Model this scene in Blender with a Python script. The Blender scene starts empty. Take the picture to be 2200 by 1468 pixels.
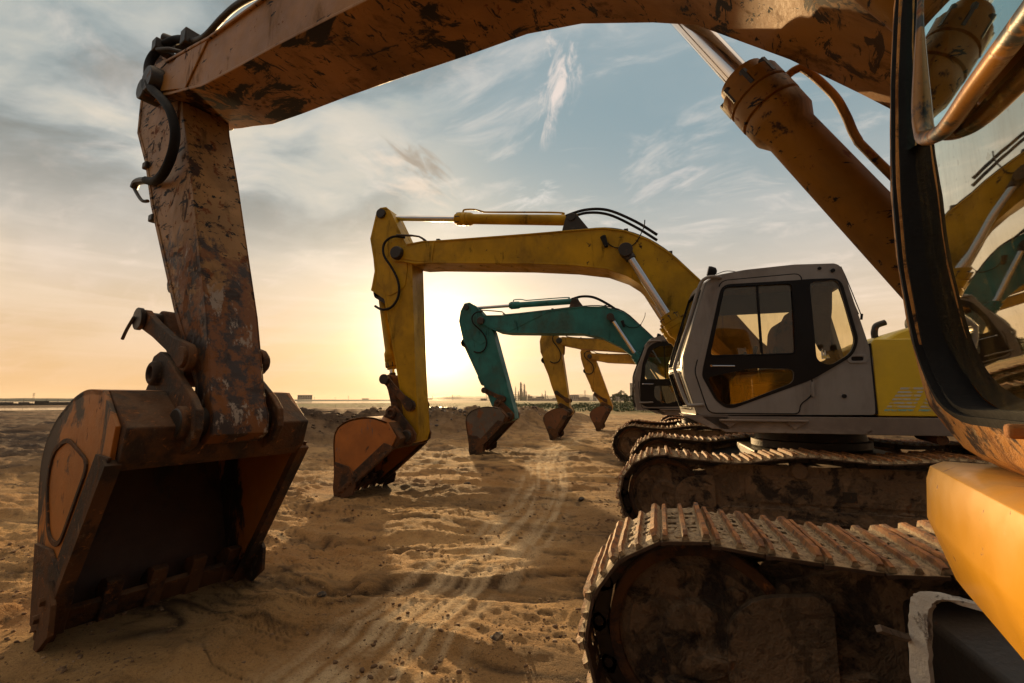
import bpy, bmesh, math, random
import numpy as np
from mathutils import Vector, Matrix
from mathutils.geometry import tessellate_polygon
random.seed(7)
SC = bpy.context.scene
COL = SC.collection
PI = math.pi
R = math.radians

# ------------------------------------------------------------------ node helpers
def setin(nt, sock, v):
    if v is None: return
    if isinstance(v, bpy.types.NodeSocket): nt.links.new(v, sock)
    elif isinstance(v, (tuple, list)) and len(v) == 3 and sock.type == 'RGBA': sock.default_value = (*v, 1)
    else: sock.default_value = v

class NT:
    def __init__(s, nt): s.nt = nt
    def n(s, t, **kw):
        nd = s.nt.nodes.new(t)
        for k, v in kw.items(): setattr(nd, k, v)
        return nd
    def m(s, op, a, b=None, c=None, clamp=False):
        nd = s.n('ShaderNodeMath', operation=op, use_clamp=clamp)
        setin(s.nt, nd.inputs[0], a); setin(s.nt, nd.inputs[1], b)
        if c is not None: setin(s.nt, nd.inputs[2], c)
        return nd.outputs[0]
    def vm(s, op, a, b=None, scale=None):
        nd = s.n('ShaderNodeVectorMath', operation=op)
        setin(s.nt, nd.inputs[0], a); setin(s.nt, nd.inputs[1], b)
        if scale is not None: setin(s.nt, nd.inputs['Scale'], scale)
        return nd.outputs['Value'] if op in ('DOT_PRODUCT', 'LENGTH', 'DISTANCE') else nd.outputs[0]
    def mix(s, f, a, b, mode='MIX'):
        nd = s.n('ShaderNodeMix', data_type='RGBA', blend_type=mode)
        setin(s.nt, nd.inputs[0], f); setin(s.nt, nd.inputs[6], a); setin(s.nt, nd.inputs[7], b)
        return nd.outputs[2]
    def ss(s, v, lo, hi, t0=0., t1=1.):
        nd = s.n('ShaderNodeMapRange', interpolation_type='SMOOTHSTEP')
        setin(s.nt, nd.inputs[0], v); nd.inputs[1].default_value = lo; nd.inputs[2].default_value = hi
        nd.inputs[3].default_value = t0; nd.inputs[4].default_value = t1
        return nd.outputs[0]
    def noise(s, vec, scale, detail=4, rough=.55, dist=0., lac=2.):
        nd = s.n('ShaderNodeTexNoise')
        setin(s.nt, nd.inputs['Vector'], vec); nd.inputs['Scale'].default_value = scale
        nd.inputs['Detail'].default_value = detail; nd.inputs['Roughness'].default_value = rough
        nd.inputs['Distortion'].default_value = dist
        return nd.outputs[0]
    def mapping(s, vec, scale=(1, 1, 1), rot=(0, 0, 0), loc=(0, 0, 0)):
        nd = s.n('ShaderNodeMapping'); setin(s.nt, nd.inputs[0], vec)
        nd.inputs[1].default_value = loc; nd.inputs[2].default_value = rot; nd.inputs[3].default_value = scale
        return nd.outputs[0]
    def comb(s, x, y, z):
        nd = s.n('ShaderNodeCombineXYZ')
        for i, v in enumerate((x, y, z)): setin(s.nt, nd.inputs[i], v)
        return nd.outputs[0]
    def sep(s, v):
        nd = s.n('ShaderNodeSeparateXYZ'); setin(s.nt, nd.inputs[0], v); return nd.outputs

def newmat(name):
    m = bpy.data.materials.new(name); m.use_nodes = True; m.node_tree.nodes.clear()
    return m, NT(m.node_tree)

def mat(name, base, rough=.6, metal=0., layers=(), bump=(40, .1), dust=0., spec=.5, var=.25, coat=0., under=0., low=None):
    """layers: (colour, scale, lo, hi, stretch(x,y,z), roughness, metal)"""
    m, k = newmat(name)
    tc = k.n('ShaderNodeTexCoord').outputs['Object']
    oi = k.n('ShaderNodeObjectInfo').outputs['Location']
    v = k.vm('ADD', tc, k.vm('SCALE', oi, None, .731))
    n0 = k.noise(v, 2.3, 5, .6)
    c = k.mix(k.ss(n0, .3, .7), tuple(x * (1 - var) for x in base), tuple(min(1, x * (1 + var * .6)) for x in base))
    ro = k.m('ADD', rough, k.m('MULTIPLY', k.m('SUBTRACT', k.noise(v, 9, 4), .5), .3))
    me = metal
    hs = []
    for i, (lc, sc, lo, hi, st, lr, lm) in enumerate(layers):
        vv = k.mapping(v, st, loc=(3.1 * i, 1.7 * i, 5.3 * i))
        f = k.ss(k.noise(vv, sc, 8, .68, .4), lo, hi)
        lc2 = k.mix(k.noise(v, sc * 3.1 + 5, 4), tuple(x * .55 for x in lc), tuple(min(1, x * 1.5) for x in lc))
        c = k.mix(f, c, lc2)
        ro = k.mix(f, ro, (lr, lr, lr)); me = k.mix(f, me if not isinstance(me, float) else (me,) * 3, (lm,) * 3)
        hs.append(k.m('MULTIPLY', f, -.6))
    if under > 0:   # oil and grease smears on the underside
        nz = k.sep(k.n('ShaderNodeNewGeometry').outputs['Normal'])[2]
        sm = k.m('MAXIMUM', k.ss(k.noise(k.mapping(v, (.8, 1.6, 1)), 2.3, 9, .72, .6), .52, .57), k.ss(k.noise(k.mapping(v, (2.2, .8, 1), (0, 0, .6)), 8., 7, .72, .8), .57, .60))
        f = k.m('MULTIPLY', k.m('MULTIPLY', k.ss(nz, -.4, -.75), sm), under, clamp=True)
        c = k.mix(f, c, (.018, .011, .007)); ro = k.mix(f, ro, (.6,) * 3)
    if low:         # bare rusted metal towards the lower end
        z_ = k.sep(tc)[2]
        f0 = k.ss(k.m('ADD', k.m('MULTIPLY', k.m('SUBTRACT', low, z_), .30), k.m('SUBTRACT', k.noise(v, 3.2, 9, .7, .5), .5)), .02, .12)
        rc = k.mix(k.ss(k.noise(v, 6, 8, .7), .45, .55), (.17, .065, .02), (.045, .032, .028))
        rc = k.mix(k.ss(k.noise(k.mapping(v, (1, 1, .5), loc=(9, 2, 1)), 5, 9, .72), .56, .60), rc, (.28, .22, .17))
        c = k.mix(f0, c, rc); hs.append(k.m('MULTIPLY', f0, -1.2))
    if dust > 0:
        nz = k.sep(k.n('ShaderNodeNewGeometry').outputs['Normal'])[2]
        f = k.m('MULTIPLY', k.m('MULTIPLY', k.ss(nz, .35, .95), k.ss(k.noise(v, 5, 6, .6), .3, .62)), dust, clamp=True)
        c = k.mix(f, c, (.34, .24, .15)); ro = k.mix(f, ro, (.95,) * 3)
    b = k.n('ShaderNodeBump'); b.inputs['Strength'].default_value = min(1, bump[1]); b.inputs['Distance'].default_value = bump[2] if len(bump) > 2 else .01
    h = k.noise(v, bump[0], 6, .6)
    for x in hs: h = k.m('ADD', h, x)
    setin(k.nt, b.inputs['Height'], h)
    p = k.n('ShaderNodeBsdfPrincipled')
    setin(k.nt, p.inputs['Base Color'], c); setin(k.nt, p.inputs['Roughness'], ro)
    setin(k.nt, p.inputs['Metallic'], me); setin(k.nt, p.inputs['Normal'], b.outputs[0])
    p.inputs['Specular IOR Level'].default_value = spec
    p.inputs['Coat Weight'].default_value = coat; p.inputs['Coat Roughness'].default_value = .15
    o = k.n('ShaderNodeOutputMaterial'); k.nt.links.new(p.outputs[0], o.inputs[0])
    return m

def glassmat(name, tint, rough=.02, dirt=.25, dirtcol=(.25, .2, .12), thick=1.5, gcol=(.9, .9, .9)):
    m, k = newmat(name)
    tc = k.n('ShaderNodeTexCoord').outputs['Object']
    tr = k.n('ShaderNodeBsdfTransparent'); tr.inputs[0].default_value = (*tint, 1)
    gl = k.n('ShaderNodeBsdfGlossy'); gl.inputs['Roughness'].default_value = rough; gl.inputs['Color'].default_value = (*gcol, 1)
    fr = k.n('ShaderNodeFresnel'); fr.inputs[0].default_value = 1.52
    ms = k.n('ShaderNodeMixShader')
    setin(k.nt, ms.inputs[0], k.m('MULTIPLY', fr.outputs[0], thick, clamp=True)); k.nt.links.new(tr.outputs[0], ms.inputs[1]); k.nt.links.new(gl.outputs[0], ms.inputs[2])
    df = k.n('ShaderNodeBsdfDiffuse'); df.inputs[0].default_value = (*dirtcol, 1)
    f = k.m('MULTIPLY', k.ss(k.noise(k.mapping(tc, (6, 6, 1.2)), 4, 6, .65), .35, .8), dirt)
    f = k.m('ADD', f, k.m('MULTIPLY', k.ss(k.noise(tc, 60, 3), .62, .7), dirt * .8), clamp=True)
    m2 = k.n('ShaderNodeMixShader'); setin(k.nt, m2.inputs[0], f)
    k.nt.links.new(ms.outputs[0], m2.inputs[1]); k.nt.links.new(df.outputs[0], m2.inputs[2])
    o = k.n('ShaderNodeOutputMaterial'); k.nt.links.new(m2.outputs[0], o.inputs[0])
    return m

RUST = (.16, .055, .018); DKRUST = (.05, .025, .014); DIRT = (.22, .14, .08); BLK = (.012, .010, .009); GREASE = (.02, .014, .01)
def paint(name, base, rust=.6, scr=.6, dust=.5, rough=.5, **kw):
    return mat(name, base, rough, 0., [
        (tuple(b * .45 + d * .15 for b, d in zip(base, DIRT)), 1.3, .46, .68, (1, 1, .6), .75, 0.),
        (tuple(b * .35 for b in base), 5.5, .55, .70, (1, 1, .3), .75, 0.),
        (DKRUST, 4.2, .72 - .15 * rust, .76 - .15 * rust, (1, 1, .8), .85, 0.),
        (RUST, 9., .73 - .15 * rust, .77 - .15 * rust, (1, 1, 1), .9, 0.),
        (BLK, 13., .745 - .15 * scr, .775 - .15 * scr, (.35, 1, 1.6), .7, 0.)],
        bump=(60, .12), dust=dust * .4, spec=.22, **kw)

M = {}
M['tan'] = paint('weathered_orange_paint', (.33, .148, .030), .62, .75, .3, .45, under=1.)
M['tanarm'] = paint('weathered_orange_arm_paint', (.33, .17, .055), 1.05, 1.15, .3, .5, low=2.75)
M['yellow'] = paint('yellow_paint', (.43, .25, .003), .45, .5, .2, .42)
M['ambercyl'] = paint('amber_cylinder_paint', (.27, .118, .010), .85, .95, .4, .5)
M['teal'] = paint('teal_paint', (.026, .165, .165), .3, .35, .3, .45)
M['amber'] = paint('amber_paint', (.46, .24, .025), .5, .45, .4, .5)
M['bumper'] = mat('glossy_orange_paint', (.72, .35, .02), .34, 0., [((.42, .20, .03), 2.5, .52, .8, (1, 1, 1), .5, 0.), ((.45, .33, .18), 6, .60, .74, (.5, 1, 1.5), .7, 0.), ((.30, .12, .02), 30, .66, .69, (.3, 1, 1.2), .6, 0.), (RUST, 15, .665, .69, (1, 1, 1), .8, 0.)], bump=(20, .05), dust=.5, coat=.12, var=.12, spec=.35)
M['rail'] = mat('worn_rail_paint', (.30, .13, .02), .3, .2, [(BLK, 9, .52, .6, (1, 1, 1), .4, 0.), (RUST, 20, .6, .64, (1, 1, 1), .8, 0.)], bump=(40, .1))
M['rustframe'] = mat('rusted_orange_frame', (.62, .28, .06), .55, 0., [((.30, .12, .03), 14, .48, .62, (1, 1, 1), .9, 0.), (DKRUST, 16, .52, .62, (1, 1, 1), .9, 0.), ((.35, .25, .14), 22, .58, .66, (1, 1, 1), .9, 0.)], bump=(50, .5))
M['yhouse'] = mat('yellow_housing_paint', (.62, .44, .02), .38, 0., [((.40, .27, .04), 1.2, .5, .8, (1, 1, .4), .6, 0.), (DKRUST, 14, .70, .74, (1, 1, 1), .9, 0.)], bump=(25, .04), dust=.5, var=.12)
M['grey'] = mat('grey_cab_paint', (.215, .21, .205), .45, 0., [((.12, .10, .085), 2., .45, .8, (1, 1, .35), .7, 0.), (DKRUST, 22, .71, .74, (1, 1, 1), .9, 0.)], bump=(60, .05), dust=.4, var=.1)
M['dgrey'] = mat('dark_grey_paint', (.07, .06, .055), .55, 0., [(DIRT, 4, .55, .85, (1, 1, .6), .9, 0.)], bump=(60, .1), dust=.6)
M['deck'] = mat('scuffed_deck_paint', (.17, .14, .12), .55, 0., [((.33, .29, .25), 1.3, .5, .72, (.6, 1, 1), .6, 0.), (DKRUST, 6, .6, .68, (.5, 1, 1), .9, 0.), (RUST, 13, .66, .7, (1, 1, 1), .9, 0.)], bump=(40, .15), dust=.6)
M['black'] = mat('black_enamel', (.008, .008, .009), .4, 0., [((.05, .035, .02), 3, .62, .95, (1, 1, .5), .8, 0.)], bump=(40, .03), spec=.15)
M['rubber'] = mat('black_rubber', (.011, .011, .012), .75, 0., [((.05, .04, .03), 8, .55, .8, (1, 1, .4), .9, 0.)], bump=(30, .3), spec=.2)
M['grease'] = mat('greasy_dark_steel', (.03, .022, .016), .5, .2, [(RUST, 8, .58, .7, (1, 1, 1), .9, 0.)], bump=(40, .3))
M['rust'] = mat('rusted_steel', (.11, .048, .018), .8, 0., [((.04, .027, .020), 3, .45, .6, (1, 1, 1), .7, .3), ((.20, .13, .075), 8, .60, .74, (1, 1, .7), .9, 0.), ((.30, .11, .03), 14, .58, .7, (1, 1, 1), .9, 0.)], bump=(45, .7), dust=.2, spec=.3)
M['bucket'] = mat('bucket_orange_steel', (.36, .118, .012), .5, .0, [((.035, .026, .024), 1.15, .555, .60, (1, 1, .5), .55, .3), ((.14, .10, .08), 6, .60, .72, (1, 1, .35), .7, .2), (DKRUST, 9, .60, .68, (1, 1, .5), .8, 0.)], bump=(45, .25), dust=.4)
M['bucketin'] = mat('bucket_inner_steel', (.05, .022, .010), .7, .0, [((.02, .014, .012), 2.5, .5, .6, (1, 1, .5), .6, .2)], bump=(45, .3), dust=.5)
M['bucketgrey'] = mat('bucket_worn_grey_steel', (.10, .085, .07), .6, .1, [((.16, .06, .02), 2., .52, .6, (1, 1, .6), .8, 0.), ((.22, .19, .16), 6, .58, .7, (1, 1, .35), .6, .2)], bump=(45, .25), dust=.4)
M['bucketbrown'] = mat('bucket_brown_steel', (.17, .062, .018), .6, .0, [((.06, .04, .03), 2.1, .54, .6, (1, 1, .6), .7, .1)], bump=(45, .2), dust=.4)
M['chrome'] = mat('chromed_rod', (.62, .62, .64), .12, 1., [((.2, .1, .04), 9, .68, .74, (1, 1, 1), .7, .2)], bump=(5, .0), var=.1)
M['mud'] = mat('mud_caked_steel', (.19, .12, .066), .92, 0., [((.16, .105, .06), 3, .52, .62, (1, 1, 1), .95, 0.), ((.035, .022, .014), 5, .52, .62, (1, 1, 1), .9, 0.), ((.25, .10, .03), 9, .62, .72, (1, 1, 1), .9, 0.)], bump=(24, 1.0, .035), dust=.35)
M['peel'] = mat('peeling_white_paint', (.50, .46, .40), .7, 0., [((.16, .13, .11), 7, .56, .62, (1, 1, .6), .8, 0.), ((.03, .03, .03), 12, .64, .68, (1, 1, 1), .8, 0.)], bump=(25, .8))
M['wood'] = mat('dusty_timber', (.16, .12, .09), .9, 0., [((.05, .035, .025), 5, .5, .65, (1, 6, 6), .9, 0.)], bump=(30, .5))
M['seat'] = mat('worn_seat_cloth', (.16, .065, .02), .9, 0., [((.02, .018, .018), 4, .5, .6, (1, 1, 1), .9, 0.)], bump=(60, .3))
M['cloth'] = mat('grey_curtain_cloth', (.09, .07, .055), .9, 0., [], bump=(20, .5))
M['white'] = mat('faded_white_decal', (.52, .53, .48), .5, 0., [((.55, .40, .05), 16, .5, .58, (1, 1, 1), .5, 0.)], bump=(40, .02))
M['cyandecal'] = mat('faded_cyan_decal', (.20, .45, .42), .5, 0., [((.55, .40, .05), 16, .52, .6, (1, 1, 1), .5, 0.)], bump=(40, .02))
M['lamp'] = mat('lamp_lens', (.5, .5, .5), .15, .6, [], bump=(80, .2))
M['glass'] = glassmat('tinted_cab_glass', (.90, .82, .62), .02, .07, (.10, .08, .05), 1.2)
M['wglass'] = glassmat('dusty_windshield_glass', (.30, .28, .15), .02, .22, (.16, .11, .04), 3.2, (1., .95, .78))
M['tglass'] = glassmat('green_windshield_glass', (.20, .36, .32), .02, .10, (.08, .12, .10), 2.9, (.80, .98, .94))

def shoemat():
    m, k = newmat('track_shoe_steel')
    tc = k.n('ShaderNodeTexCoord').outputs['Object']
    oi = k.n('ShaderNodeObjectInfo')
    v = k.vm('ADD', tc, k.vm('SCALE', oi.outputs['Location'], None, 1.93))
    z = k.sep(tc)[2]
    rust = k.mix(k.ss(k.noise(v, 14, 6, .65), .35, .65), (.11, .042, .012), (.34, .135, .032))
    rust = k.mix(k.ss(k.noise(v, 30, 4), .60, .7), rust, (.05, .03, .025))
    sand = k.mix(k.ss(k.noise(v, 45, 6, .7), .35, .65), (.17, .115, .062), (.41, .30, .17))
    zz = k.m('ADD', z, k.m('MULTIPLY', k.m('SUBTRACT', k.noise(v, 16, 5, .7), .5), .035))
    c = k.mix(k.ss(zz, .010, .019), sand, rust)
    c = k.mix(k.ss(z, -.012, -.006), (.06, .03, .015), c)
    b = k.n('ShaderNodeBump'); b.inputs['Strength'].default_value = .8; b.inputs['Distance'].default_value = .008
    setin(k.nt, b.inputs['Height'], k.noise(v, 55, 8, .75))
    p = k.n('ShaderNodeBsdfPrincipled'); setin(k.nt, p.inputs['Base Color'], c); p.inputs['Roughness'].default_value = .75
    setin(k.nt, p.inputs['Normal'], b.outputs[0])
    o = k.n('ShaderNodeOutputMaterial'); k.nt.links.new(p.outputs[0], o.inputs[0])
    return m
M['shoe'] = shoemat()

# ------------------------------------------------------------------ mesh helpers
def link(name, bm, m, parent=None, bevel=0., smooth=True, rotz=0., seg=2):
    bmesh.ops.recalc_face_normals(bm, faces=bm.faces)
    me = bpy.data.meshes.new(name)
    bm.to_mesh(me); bm.free()
    if isinstance(m, (list, tuple)):
        for x in m: me.materials.append(x)
    elif m: me.materials.append(m)
    if smooth and len(me.polygons):
        me.polygons.foreach_set('use_smooth', [True] * len(me.polygons))
        me.set_sharp_from_angle(angle=R(38))
    o = bpy.data.objects.new(name, me); COL.objects.link(o)
    if parent: o.parent = parent
    if rotz: o.rotation_euler = (0, 0, rotz)
    if bevel:
        b = o.modifiers.new('bevel', 'BEVEL'); b.width = bevel; b.segments = seg; b.limit_method = 'ANGLE'; b.angle_limit = R(35)
    return o

def empty(name, loc, rotz, label, cat, group=None):
    o = bpy.data.objects.new(name, None); COL.objects.link(o); o.location = loc; o.rotation_euler = (0, 0, rotz)
    o['label'] = label; o['category'] = cat
    if group: o['group'] = group
    o.empty_display_size = .3
    return o
def tag(o, label, cat, group=None):
    o['label'] = label; o['category'] = cat
    if group: o['group'] = group
    return o

def prism(bm, prof, s0, s1, holes=(), f=None, mi=0):
    """side-view polygon (a,z) swept from s0 to s1; optional holes"""
    f = f or (lambda a, z, s: (a, s, z))
    loops = [list(prof)] + [list(h) for h in holes]
    tris = tessellate_polygon([[Vector((p[0], p[1], 0)) for p in l] for l in loops])
    flat = [p for l in loops for p in l]
    A = [bm.verts.new(f(p[0], p[1], s0)) for p in flat]; B = [bm.verts.new(f(p[0], p[1], s1)) for p in flat]
    fs = []
    if not holes:
        for V in (A, B):
            try: fs.append(bm.faces.new(V))
            except ValueError: pass
    else:
        for t in tris:
            for V in (A, B):
                try: fs.append(bm.faces.new([V[i] for i in t]))
                except ValueError: pass
    i0 = 0
    for l in loops:
        n = len(l)
        for i in range(n):
            j = (i + 1) % n
            try: fs.append(bm.faces.new([A[i0 + i], A[i0 + j], B[i0 + j], B[i0 + i]]))
            except ValueError: pass
        i0 += n
    for x in fs: x.material_index = mi
    return fs

def box(bm, x0, x1, y0, y1, z0, z1, mi=0):
    return prism(bm, [(x0, z0), (x1, z0), (x1, z1), (x0, z1)], y0, y1, mi=mi)

def lathe(bm, p0, p1, prof, n=20, mi=0, caps=True):
    """prof: (distance along axis in metres from p0, radius)"""
    p0 = Vector(p0); p1 = Vector(p1); d = (p1 - p0); L = d.length; d.normalize()
    u = d.orthogonal().normalized(); w = d.cross(u)
    rings = []
    for t, r in prof:
        c = p0 + d * t
        rings.append([bm.verts.new(c + (u * math.cos(2 * PI * i / n) + w * math.sin(2 * PI * i / n)) * max(r, 1e-4)) for i in range(n)])
    for a, b in zip(rings, rings[1:]):
        for i in range(n):
            j = (i + 1) % n
            bm.faces.new([a[i], a[j], b[j], b[i]]).material_index = mi
    if caps:
        for rg in (rings[0], rings[-1]): bm.faces.new(rg).material_index = mi
def cyl(bm, p0, p1, r, n=20, mi=0, r1=None):
    L = (Vector(p1) - Vector(p0)).length
    lathe(bm, p0, p1, [(0, r), (L, r if r1 is None else r1)], n, mi)

def catmull(pts, k=6):
    pts = [Vector(p) for p in pts]; out = []
    for i in range(len(pts) - 1):
        p0 = pts[max(i - 1, 0)]; p1 = pts[i]; p2 = pts[i + 1]; p3 = pts[min(i + 2, len(pts) - 1)]
        for j in range(k):
            t = j / k
            out.append(.5 * ((2 * p1) + (p2 - p0) * t + (2 * p0 - 5 * p1 + 4 * p2 - p3) * t * t + (3 * p1 - p0 - 3 * p2 + p3) * t ** 3))
    out.append(pts[-1]); return out
def tube(bm, pts, r, n=10, k=6, mi=0, smooth=True):
    P = catmull(pts, k) if smooth else [Vector(p) for p in pts]
    up = Vector((0.13, .97, .21)); rings = []
    for i, p in enumerate(P):
        t = (P[min(i + 1, len(P) - 1)] - P[max(i - 1, 0)]).normalized()
        u = t.cross(up)
        if u.length < .05: u = t.orthogonal()
        u.normalize(); w = t.cross(u); up = -u.cross(t) if False else up
        rr = r(i / (len(P) - 1)) if callable(r) else r
        rings.append([bm.verts.new(p + (u * math.cos(2 * PI * j / n) + w * math.sin(2 * PI * j / n)) * rr) for j in range(n)])
    for a, b in zip(rings, rings[1:]):
        for i in range(n):
            j = (i + 1) % n
            bm.faces.new([a[i], a[j], b[j], b[i]]).material_index = mi
    for rg in (rings[0], rings[-1]): bm.faces.new(rg).material_index = mi

def arc(cx, cz, r, a0, a1, n=8):
    return [(cx + r * math.cos(R(a0 + (a1 - a0) * i / n)), cz + r * math.sin(R(a0 + (a1 - a0) * i / n))) for i in range(n + 1)]
def rpoly(pts, r, n=5):
    out = []; m = len(pts)
    for i in range(m):
        p0 = Vector(pts[i - 1]); p = Vector(pts[i]); p2 = Vector(pts[(i + 1) % m])
        rr = r[i] if isinstance(r, (list, tuple)) else r
        a = p0 - p; b = p2 - p; d = min(rr, a.length * .45, b.length * .45)
        if d < 1e-4: out.append(tuple(p)); continue
        A = p + a.normalized() * d; B = p + b.normalized() * d
        for j in range(n + 1):
            t = j / n
            out.append(tuple(A * (1 - t) ** 2 + p * 2 * t * (1 - t) + B * t * t))
    return out
def subdiv(pts, step, closed=True):
    out = []; m = len(pts)
    for i in range(m if closed else m - 1):
        p = Vector(pts[i]); q = Vector(pts[(i + 1) % m]); k = max(1, int((q - p).length / step))
        for j in range(k): out.append(tuple(p.lerp(q, j / k)))
    if not closed: out.append(tuple(pts[-1]))
    return out
def inset(pts, d):
    """shrink a closed polygon by d"""
    m = len(pts); area = sum(pts[i][0] * pts[(i + 1) % m][1] - pts[(i + 1) % m][0] * pts[i][1] for i in range(m))
    sg = 1 if area > 0 else -1; out = []
    for i in range(m):
        p0 = Vector(pts[i - 1]); p = Vector(pts[i]); p2 = Vector(pts[(i + 1) % m])
        e1 = (p - p0).normalized(); e2 = (p2 - p).normalized()
        n1 = Vector((-e1.y, e1.x)) * sg; n2 = Vector((-e2.y, e2.x)) * sg
        nn = (n1 + n2); nn = nn / max(.35, nn.length_squared) * 2 if nn.length > 1e-6 else n1
        out.append(tuple(p + nn * d))
    return out
def dogbone(bm, p, q, rp, rq, s0, s1, waist=.6, mi=0):
    p = Vector(p); q = Vector(q); d = (q - p); L = d.length; d.normalize(); n = Vector((-d.y, d.x)); ang = math.degrees(math.atan2(d.y, d.x))
    pts = [tuple(p + Vector((math.cos(R(t)), math.sin(R(t)))) * rp) for t in [ang + 70 + (220) * i / 9 for i in range(10)]]
    w = min(rp, rq) * waist
    pts += [tuple(p + d * L * .3 - n * w), tuple(p + d * L * .7 - n * w)]
    pts += [tuple(q + Vector((math.cos(R(t)), math.sin(R(t)))) * rq) for t in [ang - 110 + 220 * i / 9 for i in range(10)]]
    pts += [tuple(q - d * L * .3 + n * w), tuple(p + d * L * .3 + n * w)]
    prism(bm, pts, s0, s1, mi=mi)

# ------------------------------------------------------------------ excavator
def T2(p): return (.0817 + .9563 * p[0], .0664 + .9563 * p[1])
BOOM_A = dict(top=[(5.98, 4.26), (5.667, 4.281), (5.423, 4.262), (3.772, 4.2), (3.0, 4.18), (2.525, 4.162), (2.199, 4.076), (1.86, 3.9), (1.567, 3.655), (1.289, 3.337), (.856, 2.838), (.5, 2.344), (.30, 2.14)],
              bot=[(6.0, 3.95), (5.793, 3.90), (5.477, 3.885), (3.774, 3.72), (3.0, 3.62), (2.506, 3.52), (2.193, 3.38), (2.02, 3.25), (1.879, 3.08), (1.6, 2.80), (1.3, 2.48), (1.0, 2.18), (.6, 1.86), (.35, 1.76)], E=(6.152, 4.115), F=(.25, 1.95))
for k_ in ('top', 'bot'): BOOM_A[k_] = [T2(p) for p in BOOM_A[k_]]
BOOM_A['E'] = T2(BOOM_A['E']); BOOM_A['F'] = T2(BOOM_A['F'])
BOOM_B = dict(top=[(5.80, 4.27), (5.60, 4.235), (5.08, 4.143), (4.39, 4.085), (3.2, 4.0), (2.6, 3.97), (2.1, 3.86), (1.7, 3.62), (1.3, 3.22), (.86, 2.72), (.5, 2.30), (.32, 2.12)],
              bot=[(5.84, 3.98), (5.6, 3.91), (5.4, 3.86), (5.1, 3.775), (4.69, 3.72), (4.13, 3.655), (3.6, 3.58), (3.1, 3.505), (2.68, 3.45), (2.37, 3.36), (2.03, 3.2), (1.85, 3.1), (1.53, 2.80), (1.33, 2.58), (1.0, 2.2), (.6, 1.86), (.35, 1.76)], E=(5.93, 4.13), F=(.27, 1.93))
BOOM_C = dict(top=[(6.0, 3.98), (5.36, 3.955), (3.98, 4.02), (3.13, 4.065), (2.5, 4.026), (2.01, 3.844), (1.6, 3.445), (1.32, 3.148), (.86, 2.66), (.5, 2.26), (.3, 2.1)],
              bot=[(5.95, 3.68), (5.6, 3.5), (5.29, 3.446), (3.143, 3.339), (2.6, 3.2), (2.1, 2.93), (1.75, 2.62), (1.3, 2.3), (1.0, 2.1), (.6, 1.84), (.35, 1.76)], E=(6.1, 3.83), F=(.25, 1.93))

def simil(src0, src1, dst0, dst1):
    a = complex(*src0); b = complex(*src1); c = complex(*dst0); d = complex(*dst1)
    k = (d - c) / (b - a)
    return lambda p: ((c + k * (complex(*p) - a)).real, (c + k * (complex(*p) - a)).imag)

def mid(p, q, t): return (p[0] + (q[0] - p[0]) * t, p[1] + (q[1] - p[1]) * t)

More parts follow.
